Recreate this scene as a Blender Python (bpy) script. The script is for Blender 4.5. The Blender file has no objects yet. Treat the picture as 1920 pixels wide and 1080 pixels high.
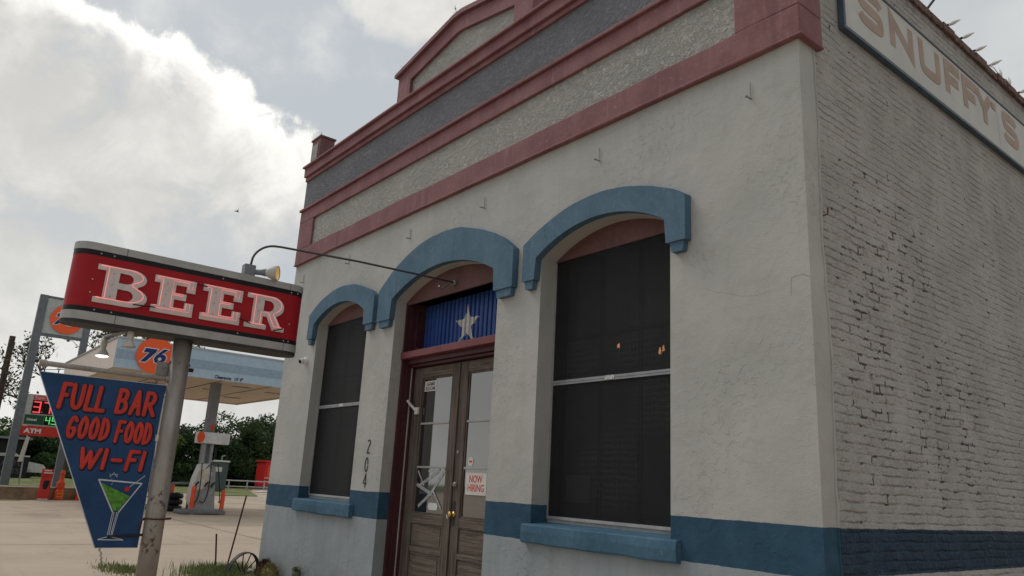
import bpy, math, random
import numpy as np
from mathutils import Vector, Matrix, noise as mnoise
R = math.radians
rnd = random.Random(7)
SC = bpy.context.scene
COL = SC.collection

# ------------------------------------------------------------------ camera
cam_d = bpy.data.cameras.new("camera"); cam = bpy.data.objects.new("camera", cam_d); COL.objects.link(cam)
r_ = Vector((0.62879043, 0.7758404, 0.05190629)); u_ = Vector((0.16674762, -0.19974178, 0.96555603)); f_ = Vector((-0.75948524, 0.59847714, 0.25496526))
M = Matrix(((r_.x, u_.x, -f_.x, 2.800289), (r_.y, u_.y, -f_.y, -4.977842), (r_.z, u_.z, -f_.z, 1.5), (0, 0, 0, 1)))
cam.matrix_world = M
cam_d.sensor_width = 36.0; cam_d.lens = 36.0 * 1411.84 / 1920.0
cam_d.clip_start = 0.05; cam_d.clip_end = 2000
SC.camera = cam

# ------------------------------------------------------------------ light
SUN_EL, SUN_DIR = 52.0, Vector((-0.90, -0.43, 0))      # horizontal direction towards the sun
el = R(SUN_EL); sd = SUN_DIR.normalized() * math.cos(el) + Vector((0, 0, math.sin(el)))
sun_d = bpy.data.lights.new("sun", 'SUN'); sun = bpy.data.objects.new("sun", sun_d); COL.objects.link(sun)
sun_d.energy = 1.15; sun_d.angle = R(26); sun_d.color = (1.0, 0.95, 0.88)
sun.rotation_euler = sd.to_track_quat('Z', 'Y').to_euler(); sun.location = (-20, -10, 30)

world = bpy.data.worlds.new("World"); SC.world = world; world.use_nodes = True
wt = world.node_tree; wt.nodes.clear(); WN = wt.nodes; WL = wt.links

class G:
    """tiny expression builder for node math"""
    def __init__(s, nt): s.nt = nt; s.N = nt.nodes; s.L = nt.links
    def put(s, sock, v):
        if isinstance(v, bpy.types.NodeSocket): s.L.new(v, sock)
        else: sock.default_value = v
    def m(s, op, a, b=0.0, c=0.0, clamp=False):
        n = s.N.new('ShaderNodeMath'); n.operation = op; n.use_clamp = clamp
        s.put(n.inputs[0], a); s.put(n.inputs[1], b)
        if op in ('MULTIPLY_ADD',): s.put(n.inputs[2], c)
        return n.outputs[0]
    def ramp(s, x, a, b, lo=0.0, hi=1.0, smooth=True):
        n = s.N.new('ShaderNodeMapRange'); n.interpolation_type = 'SMOOTHSTEP' if smooth else 'LINEAR'
        s.put(n.inputs['Value'], x); n.inputs['From Min'].default_value = a; n.inputs['From Max'].default_value = b
        n.inputs['To Min'].default_value = lo; n.inputs['To Max'].default_value = hi
        return n.outputs[0]
    def noise(s, vec, scale, detail=4, rough=0.55, dist=0.0, out='Fac'):
        n = s.N.new('ShaderNodeTexNoise'); n.inputs['Scale'].default_value = scale; n.inputs['Detail'].default_value = detail
        n.inputs['Roughness'].default_value = rough; n.inputs['Distortion'].default_value = dist
        if vec is not None: s.L.new(vec, n.inputs['Vector'])
        return n.outputs[out]
    def mix(s, f, a, b, mode='MIX'):
        n = s.N.new('ShaderNodeMix'); n.data_type = 'RGBA'; n.blend_type = mode
        s.put(n.inputs[0], f); s.put(n.inputs[6], c4(a)); s.put(n.inputs[7], c4(b))
        return n.outputs[2]
    def vec(s, x, y, z):
        n = s.N.new('ShaderNodeCombineXYZ'); s.put(n.inputs[0], x); s.put(n.inputs[1], y); s.put(n.inputs[2], z); return n.outputs[0]
    def sep(s, v):
        n = s.N.new('ShaderNodeSeparateXYZ'); s.L.new(v, n.inputs[0]); return n.outputs
    def coord(s, k='Object'):
        n = s.N.new('ShaderNodeTexCoord'); return n.outputs[k]
    def pos(s):
        return s.N.new('ShaderNodeNewGeometry').outputs['Position']
    def scalev(s, v, sx, sy, sz):
        n = s.N.new('ShaderNodeVectorMath'); n.operation = 'MULTIPLY'; s.L.new(v, n.inputs[0]); n.inputs[1].default_value = (sx, sy, sz); return n.outputs[0]
    def addv(s, v, w):
        n = s.N.new('ShaderNodeVectorMath'); n.operation = 'ADD'; s.L.new(v, n.inputs[0]); s.put(n.inputs[1], w); return n.outputs[0]
def c4(v):
    if isinstance(v, bpy.types.NodeSocket): return v
    return (v[0], v[1], v[2], 1.0) if len(v) == 3 else v

g = G(wt)
dirv = g.coord('Generated'); dx, dy, dz = g.sep(dirv)
az = g.m('MULTIPLY', g.m('ARCTAN2', dy, g.m('MULTIPLY', dx, -1.0)), 57.2958)
elv = g.m('MULTIPLY', g.m('ARCSINE', dz), 57.2958)
n1 = g.noise(dirv, 5.0, 9, 0.58, 0.15); n2 = g.noise(g.addv(dirv, (3.1, 1.7, 0.4)), 2.6, 6, 0.55); n3 = g.noise(dirv, 16.0, 6, 0.6, 0.3)
def ell(ca, ce, ra, re):
    a = g.m('DIVIDE', g.m('SUBTRACT', az, ca), ra); b = g.m('DIVIDE', g.m('SUBTRACT', elv, ce), re)
    return g.m('SQRT', g.m('ADD', g.m('MULTIPLY', a, a), g.m('MULTIPLY', b, b)))
n4 = g.noise(g.addv(dirv, (0.7, 2.2, 5.1)), 9.0, 8, 0.62, 0.6)
rough = g.m('ADD', g.m('MULTIPLY', g.m('SUBTRACT', n1, 0.5), 0.70), g.m('ADD', g.m('MULTIPLY', g.m('SUBTRACT', n3, 0.5), 0.40), g.m('MULTIPLY', g.m('SUBTRACT', n4, 0.5), 0.50)))
d1 = g.m('ADD', ell(3.5, 20.0, 19.5, 10.6), rough)
big = g.ramp(d1, 0.91, 1.02, 1.0, 0.0)
lowcut = g.ramp(g.m('ADD', elv, g.m('MULTIPLY', g.m('SUBTRACT', n1, 0.5), 22.0)), 12.5, 18.5, 0.10, 1.0)
big = g.m('MULTIPLY', big, lowcut)
thin = g.m('MULTIPLY', g.ramp(n4, 0.30, 0.50, 0.35, 1.0), 1.0); inner = g.ramp(d1, 0.55, 0.85, 0.0, 1.0); big = g.m('MULTIPLY', big, g.m('MAXIMUM', thin, inner))
d2 = g.m('ADD', ell(29.0, 36.5, 9.0, 4.6), g.m('MULTIPLY', rough, 1.5))
top = g.ramp(d2, 0.80, 1.10, 0.95, 0.0)
d3 = g.m('ADD', ell(2.0, 7.0, 15.0, 8.0), g.m('MULTIPLY', rough, 1.3))
low = g.ramp(d3, 0.80, 1.10, 0.85, 0.0)
wisp = g.ramp(g.m('ADD', n1, g.m('MULTIPLY', g.m('SUBTRACT', n2, 0.5), 0.8)), 0.55, 0.78, 0.0, 0.55)
rightc = g.ramp(az, 60.0, 95.0, 0.0, 0.9)
rightc = g.m('MULTIPLY', rightc, g.ramp(n2, 0.30, 0.55, 0.6, 1.0))
haz = g.ramp(elv, 3.0, 15.0, 0.9, 0.0)
mask = g.m('MAXIMUM', g.m('MAXIMUM', big, top), g.m('MAXIMUM', low, wisp))
mask = g.m('MAXIMUM', mask, g.m('MAXIMUM', haz, rightc), clamp=True)
# cloud brightness: bright rim towards the sun, greyer body and base
rim = g.m('MULTIPLY', g.ramp(d1, 0.62, 0.97, 0.0, 1.0), g.ramp(elv, 15.0, 27.0, 0.15, 1.0))
rim = g.m('MULTIPLY', rim, big)
body = g.ramp(g.m('ADD', n2, g.m('ADD', g.m('MULTIPLY', g.m('SUBTRACT', n1, 0.5), 0.9), g.m('MULTIPLY', g.m('SUBTRACT', n4, 0.5), 0.5))), 0.28, 0.68, 0.65, 0.90)
body = g.m('ADD', body, g.m('MULTIPLY', rim, 0.36))
# unseen sky away from the sun (behind the viewer's right) dimmed to darken walls
sdot = g.m('ADD', g.m('MULTIPLY', dx, sd.x), g.m('ADD', g.m('MULTIPLY', dy, sd.y), g.m('MULTIPLY', dz, sd.z)))
away = g.ramp(sdot, -0.55, 0.30, 0.50, 1.0)
body = g.m('MULTIPLY', body, away)
ccol = g.vec(g.m('MULTIPLY', body, 1.0), g.m('MULTIPLY', body, 0.985), g.m('MULTIPLY', body, 0.94))
sky = WN.new('ShaderNodeTexSky'); sky.sky_type = 'NISHITA'; sky.sun_disc = False; sky.sun_elevation = el
sky.sun_rotation = math.atan2(sd.x, sd.y); sky.dust_density = 3.0; sky.air_density = 1.0; sky.ozone_density = 1.0
bg1 = WN.new('ShaderNodeBackground'); bg1.inputs[1].default_value = 0.06; WL.new(sky.outputs[0], bg1.inputs[0])
bgv = WN.new('ShaderNodeBackground'); bgv.inputs[0].default_value = (0.60, 0.64, 0.665, 1); WL.new(away, bgv.inputs[1])
mv = WN.new('ShaderNodeMixShader'); mv.inputs[0].default_value = 0.82; WL.new(bg1.outputs[0], mv.inputs[1]); WL.new(bgv.outputs[0], mv.inputs[2])
bg2 = WN.new('ShaderNodeBackground'); bg2.inputs[1].default_value = 1.0; WL.new(ccol, bg2.inputs[0])
mx = WN.new('ShaderNodeMixShader'); WL.new(mask, mx.inputs[0]); WL.new(mv.outputs[0], mx.inputs[1]); WL.new(bg2.outputs[0], mx.inputs[2])
wo = WN.new('ShaderNodeOutputWorld'); WL.new(mx.outputs[0], wo.inputs[0])

SC.view_settings.view_transform = 'Standard'; SC.view_settings.look = 'None'; SC.view_settings.exposure = 0.0; SC.view_settings.gamma = 1.0

# ------------------------------------------------------------------ materials
MAT = {}
def new_mat(name):
    m = bpy.data.materials.new(name); m.use_nodes = True; nt = m.node_tree
    b = nt.nodes['Principled BSDF']; MAT[name] = m; b.inputs['Specular IOR Level'].default_value = 0.2
    return m, G(nt), b
def bump(g, b, h, strength=0.3, dist=0.02):
    n = g.N.new('ShaderNodeBump'); n.inputs['Strength'].default_value = strength; n.inputs['Distance'].default_value = dist
    g.L.new(h, n.inputs['Height']); g.L.new(n.outputs[0], b.inputs['Normal']); return n
def mat(name, col, rough=0.6, metal=0.0, var=0.12, scale=6.0, bmp=0.0, bscale=40.0, bdist=0.004, col2=None, dirt=0.0, emit=None, estr=0.0, spec=None):
    m, g, b = new_mat(name); co = g.pos()
    f = g.noise(co, scale, 5, 0.6)
    lo = tuple(c * (1 - var) for c in col); hi = tuple(min(1, c * (1 + var)) for c in col)
    if col2: hi = col2
    c = g.mix(g.ramp(f, 0.3, 0.7), lo, hi)
    if dirt:
        f2 = g.ramp(g.noise(co, scale * 0.5, 8, 0.7), 0.5, 0.68, 0, dirt)
        c = g.mix(f2, c, (0.07, 0.055, 0.045))
    g.L.new(c, b.inputs['Base Color']); b.inputs['Roughness'].default_value = rough; b.inputs['Metallic'].default_value = metal
    if spec is not None: b.inputs['Specular IOR Level'].default_value = spec
    if bmp: bump(g, b, g.noise(co, bscale, 5, 0.6), bmp, bdist)
    if emit: b.inputs['Emission Color'].default_value = c4(emit); b.inputs['Emission Strength'].default_value = estr
    return m

WARM = (0.47, 0.465, 0.42)
def stucco_common(g, co, coarse=1.0):
    big = g.noise(co, 1.1, 4, 0.55); mid = g.noise(co, 5.0, 6, 0.6); fine = g.noise(co, 60.0, 6, 0.65)
    return big, mid, fine
# front wall: grey plaster, blue painted band, blue grey dado
m, g, b = new_mat('plaster_front'); co = g.pos(); X, Y, Z = g.sep(co)
big_, mid_, fine_ = stucco_common(g, co)
top_c = g.mix(g.ramp(big_, 0.3, 0.7), (0.378, 0.378, 0.358), (0.452, 0.444, 0.428))
top_c = g.mix(g.ramp(mid_, 0.52, 0.75, 0, 0.35), top_c, (0.34, 0.325, 0.305))
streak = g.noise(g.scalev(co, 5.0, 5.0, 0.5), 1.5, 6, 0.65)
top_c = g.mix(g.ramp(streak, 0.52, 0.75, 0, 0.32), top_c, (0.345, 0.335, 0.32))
grime = g.m('MULTIPLY', g.ramp(Z, 4.2, 5.1, 0.0, 1.0), g.ramp(streak, 0.40, 0.65, 0.1, 0.5))
top_c = g.mix(grime, top_c, (0.35, 0.36, 0.34))
stn = g.ramp(g.noise(co, 26.0, 3, 0.5), 0.70, 0.76, 0, 0.28)
top_c = g.mix(stn, top_c, (0.19, 0.17, 0.15))
low_c = g.mix(g.ramp(big_, 0.3, 0.7), (0.265, 0.305, 0.325), (0.315, 0.345, 0.36))
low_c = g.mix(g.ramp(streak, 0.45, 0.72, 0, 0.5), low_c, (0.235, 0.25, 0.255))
low_c = g.mix(g.m('MULTIPLY', g.ramp(Z, 0.45, 0.0), g.ramp(mid_, 0.35, 0.65, 0.1, 0.6)), low_c, (0.21, 0.19, 0.16)); low_c = g.mix(g.ramp(g.noise(g.scalev(co, 7, 7, 0.7), 1.2, 6, 0.7), 0.5, 0.72, 0, 0.5), low_c, (0.26, 0.27, 0.275))
zz = g.m('ADD', Z, g.m('MULTIPLY', g.m('SUBTRACT', g.noise(co, 4.0, 7, 0.75), 0.5), 0.030))
blue_c = g.mix(g.ramp(mid_, 0.35, 0.7), (0.024, 0.066, 0.110), (0.036, 0.086, 0.138))
blue_c = g.mix(g.ramp(g.noise(co, 30, 4, 0.6), 0.60, 0.74, 0, 0.22), blue_c, (0.10, 0.16, 0.21))
c = g.mix(g.ramp(zz, 1.008, 1.012), low_c, blue_c)
c = g.mix(g.ramp(zz, 1.343, 1.347), c, top_c)
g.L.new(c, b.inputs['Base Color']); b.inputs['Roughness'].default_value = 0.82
h = g.m('ADD', g.m('MULTIPLY', mid_, 0.55), g.m('MULTIPLY', fine_, 0.16)); h = g.m('ADD', h, g.m('MULTIPLY', big_, 1.2)); h = g.m('ADD', h, g.m('MULTIPLY', g.ramp(g.noise(co, 17, 6, 0.65, 0.5), 0.5, 0.7), g.ramp(g.noise(co, 0.9, 3, 0.5), 0.45, 0.65, 0.05, 0.32)))
bump(g, b, h, 0.6, 0.03)
# parapet stucco
def stucco(name, ca, cb, depth=0.03, sc=1.0):
    m, g, b = new_mat(name); co = g.pos()
    a = g.noise(co, 15.0 * sc, 8, 0.62, 0.6); v = g.noise(co, 1.4, 4, 0.5); f = g.noise(co, 55.0, 4, 0.6)
    rid = g.m('ABSOLUTE', g.m('SUBTRACT', g.noise(g.addv(co, (4, 2, 1)), 11.0 * sc, 5, 0.6, 1.2), 0.5))
    c = g.mix(g.ramp(v, 0.3, 0.7), ca, cb)
    c = g.mix(g.ramp(rid, 0.0, 0.05, 0.35, 0.0), c, tuple(x * 0.55 for x in ca))
    g.L.new(c, b.inputs['Base Color']); b.inputs['Roughness'].default_value = 0.9
    hh = g.m('ADD', g.ramp(a, 0.38, 0.62), g.m('MULTIPLY', g.ramp(rid, 0, 0.12), 0.7)); hh = g.m('ADD', hh, g.m('MULTIPLY', f, 0.25))
    bump(g, b, hh, 0.8, depth); return m
stucco('stucco_panel', (0.44, 0.435, 0.41), (0.50, 0.49, 0.465), 0.026)
stucco('stucco_frieze', (0.195, 0.20, 0.225), (0.235, 0.24, 0.265), 0.022)
def painted(name, ca, cb, chip=(0.3, 0.3, 0.28), chipf=0.0, rough=0.7, b_=0.5, bd=0.012, sc=1.0):
    m, g, b = new_mat(name); co = g.pos()
    v = g.noise(co, 2.2, 5, 0.6); s = g.noise(g.scalev(co, 4, 4, 0.6), 2.0, 6, 0.65); f = g.noise(co, 34.0, 5, 0.62)
    c = g.mix(g.ramp(v, 0.3, 0.7), ca, cb); c = g.mix(g.ramp(s, 0.5, 0.75, 0, 0.4), c, tuple(x * 0.62 for x in ca))
    c = g.mix(g.ramp(g.noise(co, 20, 4, 0.6), 0.5, 0.72, 0, 0.18), c, tuple(min(1, x * 1.6 + 0.03) for x in cb))
    c = g.mix(g.ramp(g.noise(g.scalev(co, 9, 9, 0.9), 1.3, 6, 0.7), 0.54, 0.72, 0, 0.38), c, tuple(min(1, x * 1.35 + 0.035) for x in cb)); c = g.mix(g.ramp(g.noise(co, 48, 3, 0.6), 0.66, 0.72, 0, 0.5), c, tuple(x * 0.5 for x in ca))
    if chipf: c = g.mix(g.ramp(g.noise(co, 13, 8, 0.7), 0.62, 0.66, 0, chipf), c, chip)
    g.L.new(c, b.inputs['Base Color']); b.inputs['Roughness'].default_value = rough
    h = g.m('ADD', g.m('MULTIPLY', f, 0.35), g.m('MULTIPLY', g.noise(co, 6, 4, 0.55), 1.0)); bump(g, b, h, b_, bd); return m
painted('pink_trim', (0.185, 0.080, 0.088), (0.245, 0.118, 0.126), (0.35, 0.33, 0.31), 0.25)
painted('pink_side', (0.13, 0.062, 0.066), (0.20, 0.10, 0.10), (0.10, 0.03, 0.035), 0.9)
painted('hood_blue', (0.066, 0.128, 0.188), (0.090, 0.162, 0.226), (0.05, 0.09, 0.13), 0.35)
painted('sill_blue', (0.042, 0.10, 0.16), (0.065, 0.14, 0.205), (0.14, 0.20, 0.24), 0.5)
painted('board_pink', (0.115, 0.056, 0.054), (0.145, 0.074, 0.070), rough=0.6, bd=0.004)
painted('transom_red', (0.165, 0.050, 0.058), (0.20, 0.062, 0.07), rough=0.45, bd=0.003)
painted('jamb_maroon', (0.060, 0.020, 0.024), (0.078, 0.026, 0.030), rough=0.4, bd=0.003)
painted('grey_trim', (0.30, 0.30, 0.29), (0.37, 0.37, 0.36), rough=0.6, bd=0.003)
# side brick
m, g, b = new_mat('brick_side'); co = g.pos(); X, Y, Z = g.sep(co)
wob = g.noise(co, 2.3, 5, 0.6, 0, 'Color'); wx, wy, wz = g.sep(wob)
wob2 = g.noise(co, 24.0, 4, 0.6, 0, 'Color'); vx, vy, vz = g.sep(wob2)
by = g.m('ADD', Y, g.m('ADD', g.m('MULTIPLY', g.m('SUBTRACT', wy, 0.5), 0.14), g.m('MULTIPLY', g.m('SUBTRACT', vy, 0.5), 0.035)))
bz = g.m('ADD', Z, g.m('ADD', g.m('MULTIPLY', g.m('SUBTRACT', wz, 0.5), 0.05), g.m('MULTIPLY', g.m('SUBTRACT', vz, 0.5), 0.028)))
def brick(ms, sm):
    bk = g.N.new('ShaderNodeTexBrick'); g.L.new(g.vec(by, bz, 0.0), bk.inputs['Vector'])
    bk.inputs['Scale'].default_value = 1.0; bk.inputs['Brick Width'].default_value = 0.212; bk.inputs['Row Height'].default_value = 0.069
    bk.inputs['Mortar Size'].default_value = ms; bk.inputs['Mortar Smooth'].default_value = sm
    bk.inputs['Color1'].default_value = (0.2, 0.2, 0.2, 1); bk.inputs['Color2'].default_value = (1, 1, 1, 1); bk.inputs['Mortar'].default_value = (0.6, 0.6, 0.6, 1); return bk
bk = brick(0.018, 1.0); mort = bk.outputs['Fac']; bcol = g.sep(bk.outputs['Color'])[0]; mcr = brick(0.011, 0.5).outputs['Fac']
tt = g.m('FRACT', g.m('DIVIDE', bz, 0.069)); groove = g.m('POWER', g.m('ABSOLUTE', g.m('SUBTRACT', g.m('MULTIPLY', tt, 2.0), 1.0)), 5.0)
patchy = g.noise(co, 1.3, 4, 0.6); fine = g.noise(co, 70, 5, 0.65); midn = g.noise(co, 9, 6, 0.65)
c = g.mix(g.ramp(patchy, 0.3, 0.7), (0.352, 0.340, 0.328), (0.428, 0.412, 0.400))
c = g.mix(g.ramp(midn, 0.5, 0.8, 0, 0.3), c, (0.29, 0.26, 0.245))
c = g.mix(g.m('MULTIPLY', mort, g.ramp(g.noise(co, 3.0, 6, 0.7), 0.45, 0.75, 0.0, 0.28)), c, (0.22, 0.20, 0.185))
def blob(cy, cz, ry, rz):
    a = g.m('DIVIDE', g.m('SUBTRACT', Y, cy), ry); bb = g.m('DIVIDE', g.m('SUBTRACT', Z, cz), rz)
    return g.ramp(g.m('ADD', g.m('MULTIPLY', a, a), g.m('MULTIPLY', bb, bb)), 0.0, 1.0, 1.0, 0.0)
reg = g.m('MAXIMUM', g.m('MAXIMUM', blob(0.85, 2.75, 0.55, 1.6), blob(2.3, 2.5, 1.1, 0.55)), g.m('MAXIMUM', blob(1.5, 3.6, 0.9, 0.7), g.m('MULTIPLY', blob(2.2, 1.9, 1.6, 0.5), 0.8)))
cr = g.noise(g.scalev(co, 1, 7, 8), 1.0, 4, 0.6)
th = g.m('ADD', cr, g.m('MULTIPLY', reg, 0.105))
crack = g.m('MULTIPLY', g.ramp(g.m('ADD', mcr, g.m('MULTIPLY', g.m('SUBTRACT', fine, 0.5), 0.8)), 0.35, 0.6), g.ramp(th, 0.643, 0.660))
c = g.mix(g.m('MULTIPLY', crack, 0.85), c, (0.045, 0.036, 0.032))
exposed = g.m('MULTIPLY', g.ramp(g.m('ADD', midn, g.m('MULTIPLY', reg, 0.10)), 0.68, 0.72), 0.45)
c = g.mix(exposed, c, (0.20, 0.13, 0.11))
zz = g.m('ADD', Z, g.m('MULTIPLY', g.m('SUBTRACT', g.noise(co, 5.0, 4, 0.6), 0.5), 0.02))
bl = g.mix(g.ramp(midn, 0.4, 0.7), (0.020, 0.042, 0.072), (0.031, 0.058, 0.095))
bl = g.mix(g.ramp(g.noise(g.scalev(co, 1, 3, 14), 1.6, 4, 0.6), 0.66, 0.72, 0, 0.4), bl, (0.15, 0.17, 0.2))
inband = g.m('MULTIPLY', g.ramp(zz, 1.013, 1.02), g.ramp(zz, 1.345, 1.338)); c = g.mix(inband, c, bl)
par = g.ramp(Z, 6.36, 6.44, 0, 0.55); c = g.mix(g.m('MULTIPLY', par, g.ramp(midn, 0.3, 0.6)), c, (0.16, 0.10, 0.09))
g.L.new(c, b.inputs['Base Color']); b.inputs['Roughness'].default_value = 0.8
vis = g.ramp(g.noise(co, 3.4, 5, 0.7), 0.36, 0.64, 0.05, 1.0)
h = g.m('MULTIPLY', g.m('SUBTRACT', 1.0, groove), g.m('MULTIPLY', vis, 0.55)); h = g.m('ADD', h, g.m('MULTIPLY', g.m('SUBTRACT', 1.0, mort), g.m('MULTIPLY', vis, 0.6)))
h = g.m('ADD', h, g.m('MULTIPLY', bcol, 0.30)); h = g.m('ADD', h, g.m('MULTIPLY', fine, 0.22)); h = g.m('ADD', h, g.m('MULTIPLY', midn, 1.3)); h = g.m('ADD', h, g.m('MULTIPLY', g.noise(co, 24, 4, 0.6), 0.7))
h = g.m('SUBTRACT', h, g.m('MULTIPLY', crack, 1.2))
bump(g, b, h, 0.95, 0.021)
# wood
m, g, b = new_mat('old_wood'); co = g.pos()
gr = g.noise(g.scalev(co, 60, 60, 2.2), 1.0, 8, 0.68, 0.5); v = g.noise(co, 3.0, 4, 0.6)
c = g.mix(g.ramp(gr, 0.32, 0.70), (0.045, 0.034, 0.027), (0.165, 0.13, 0.105)); c = g.mix(g.ramp(v, 0.4, 0.75, 0, 0.5), c, (0.15, 0.128, 0.11))
g.L.new(c, b.inputs['Base Color']); b.inputs['Roughness'].default_value = 0.75; bump(g, b, gr, 0.6, 0.004)
m, g, b = new_mat('old_wood_rail'); co = g.pos()
gr = g.noise(g.scalev(co, 2.2, 60, 60), 1.0, 8, 0.68, 0.5); v = g.noise(co, 3.0, 4, 0.6)
c = g.mix(g.ramp(gr, 0.32, 0.70), (0.060, 0.046, 0.037), (0.20, 0.16, 0.13)); c = g.mix(g.ramp(v, 0.4, 0.75, 0, 0.5), c, (0.17, 0.145, 0.125))
g.L.new(c, b.inputs['Base Color']); b.inputs['Roughness'].default_value = 0.75; bump(g, b, gr, 0.6, 0.004)
# solar screen: woven dark mesh, a little see through
m, g, b = new_mat('screen_mesh'); co = g.pos()
b.inputs['Roughness'].default_value = 0.6; b.inputs['Specular IOR Level'].default_value = 0.22
v = g.noise(co, 1.2, 3, 0.5); c = g.mix(v, (0.009, 0.009, 0.011), (0.018, 0.018, 0.021))
w1 = g.N.new('ShaderNodeTexWave'); w1.bands_direction = 'Z'; w1.inputs['Scale'].default_value = 5.5; w1.inputs['Distortion'].default_value = 3.0; w1.inputs['Detail Scale'].default_value = 1.5; g.L.new(co, w1.inputs['Vector'])
w2 = g.N.new('ShaderNodeTexWave'); w2.bands_direction = 'X'; w2.inputs['Scale'].default_value = 7.0; w2.inputs['Distortion'].default_value = 2.0; g.L.new(co, w2.inputs['Vector'])
moire = g.m('MULTIPLY', g.m('MULTIPLY', w1.outputs['Fac'], w2.outputs['Fac']), g.ramp(g.noise(co, 1.7, 3, 0.5), 0.42, 0.62)); c = g.mix(g.m('MULTIPLY', moire, 0.5), c, (0.055, 0.055, 0.052)); g.L.new(c, b.inputs['Base Color'])
w = g.N.new('ShaderNodeTexWave'); w.inputs['Scale'].default_value = 24.0; w.inputs['Distortion'].default_value = 2.0; g.L.new(co, w.inputs['Vector']); w.bands_direction = 'Z'
al = g.m('ADD', 0.60, g.m('MULTIPLY', w.outputs['Fac'], 0.18)); g.L.new(al, b.inputs['Alpha'])
bump(g, b, w.outputs['Fac'], 0.12, 0.002)
m, g, b = new_mat('window_glass'); b.inputs['Base Color'].default_value = (0.02, 0.022, 0.025, 1); b.inputs['Roughness'].default_value = 0.04; b.inputs['IOR'].default_value = 3.0; b.inputs['Specular IOR Level'].default_value = 0.5
co = g.pos(); bump(g, b, g.noise(co, 1.6, 2, 0.5), 0.05, 0.02)
m, g, b = new_mat('sticker_clear'); b.inputs['Base Color'].default_value = (0.62, 0.66, 0.66, 1); b.inputs['Roughness'].default_value = 0.3
mat('tape', (0.35, 0.37, 0.37), 0.35, var=0.35, scale=40)
mat('paper', (0.62, 0.60, 0.56), 0.8, var=0.05)
mat('paper_bright', (0.9, 0.9, 0.88), 0.8, var=0.05); mat('paper_dark', (0.20, 0.20, 0.19), 0.8, var=0.1)
mat('ink_red', (0.55, 0.07, 0.05), 0.7); mat('ink_grey', (0.12, 0.11, 0.11), 0.7); mat('black_paint', (0.02, 0.02, 0.022), 0.5)
mat('alu', (0.42, 0.42, 0.42), 0.45, 0.5, bmp=0.05); mat('alu_grey', (0.30, 0.31, 0.33), 0.5, 0.3)
mat('white_plastic', (0.62, 0.61, 0.58), 0.4); mat('dark_glass', (0.01, 0.01, 0.012), 0.08)
mat('brass', (0.62, 0.42, 0.14), 0.3, 0.9); mat('steel_old', (0.28, 0.27, 0.26), 0.45, 0.6, dirt=0.5, scale=20)
mat('rust', (0.075, 0.032, 0.024), 0.85, var=0.4, scale=20); mat('iron_dark', (0.035, 0.033, 0.036), 0.5, 0.3, bmp=0.3)
mat('sign_red', (0.35, 0.013, 0.020), 0.42, var=0.06, bmp=0.04, bscale=2.5, bdist=0.02); mat('sign_black', (0.014, 0.014, 0.017), 0.35)
mat('sign_silver', (0.40, 0.395, 0.385), 0.5, 0.15, dirt=0.25, scale=8)
mat('sign_under', (0.045, 0.042, 0.04), 0.6, dirt=0.5)
mat('letter_white', (0.63, 0.59, 0.58), 0.55, var=0.08, dirt=0.12, scale=12)
mat('neon', (0.9, 0.45, 0.45), 0.3, emit=(1.0, 0.22, 0.20), estr=0.62)
mat('board_blue', (0.022, 0.060, 0.150), 0.6, var=0.15, scale=5); mat('board_red', (0.55, 0.050, 0.035), 0.55, var=0.12, scale=8)
mat('board_outline', (0.020, 0.020, 0.045), 0.6); mat('board_white', (0.55, 0.58, 0.62), 0.5); mat('board_green', (0.10, 0.30, 0.045), 0.5, var=0.45, scale=30, col2=(0.13, 0.36, 0.05)); mat('cherry', (0.5, 0.03, 0.04), 0.4)
# pole: silver paint over rusted pipe
m, g, b = new_mat('pole_paint'); co = g.pos(); f = g.noise(co, 9, 8, 0.7); f2 = g.noise(g.scalev(co, 1, 1, 0.35), 3.0, 5, 0.6)
c = g.mix(g.ramp(f2, 0.3, 0.7), (0.25, 0.215, 0.19), (0.40, 0.375, 0.35)); c = g.mix(g.ramp(g.noise(g.scalev(co, 1, 1, 0.2), 14, 6, 0.7), 0.5, 0.75, 0, 0.5), c, (0.20, 0.155, 0.13)); X, Y, Z = g.sep(co)
drip = g.noise(g.scalev(co, 30, 30, 1.5), 1.0, 5, 0.7); c = g.mix(g.ramp(drip, 0.55, 0.72, 0, 0.45), c, (0.16, 0.085, 0.06)); thr = g.m('ADD', f, g.ramp(Z, 0.2, 2.2, 0.045, -0.035))
c = g.mix(g.ramp(thr, 0.585, 0.66, 0, 0.85), c, (0.085, 0.048, 0.040)); g.L.new(c, b.inputs['Base Color']); b.inputs['Roughness'].default_value = 0.42; b.inputs['Metallic'].default_value = 0.35
bump(g, b, thr, 0.4, 0.006)
mat('conduit', (0.10, 0.10, 0.105), 0.45, 0.6); mat('lamp_white', (0.52, 0.50, 0.46), 0.45, var=0.1)
mat('lamp_lit', (0.9, 0.85, 0.8), 0.3, emit=(1, 0.96, 0.9), estr=2.2); mat('reflector', (0.55, 0.42, 0.2), 0.35, 0.6, emit=(1, 0.6, 0.2), estr=0.25)
mat('lamp_warm', (0.9, 0.8, 0.6), 0.3, emit=(1.0, 0.74, 0.35), estr=2.6); mat('bulb_glow', (1, 0.5, 0.2), 0.3, emit=(1.0, 0.45, 0.18), estr=5.5)
mat('bulb_clear', (0.85, 0.84, 0.80), 0.15, var=0.05)
mat('panel_white', (0.50, 0.50, 0.485), 0.6, var=0.06, scale=3, dirt=0.05); mat('letter_faded', (0.37, 0.285, 0.245), 0.7, var=0.1, scale=5); mat('frame_blue', (0.075, 0.105, 0.14), 0.5, 0.2)
mat('coping', (0.15, 0.095, 0.085), 0.85, var=0.4, scale=14, bmp=0.8, bscale=20, bdist=0.02)
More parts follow.
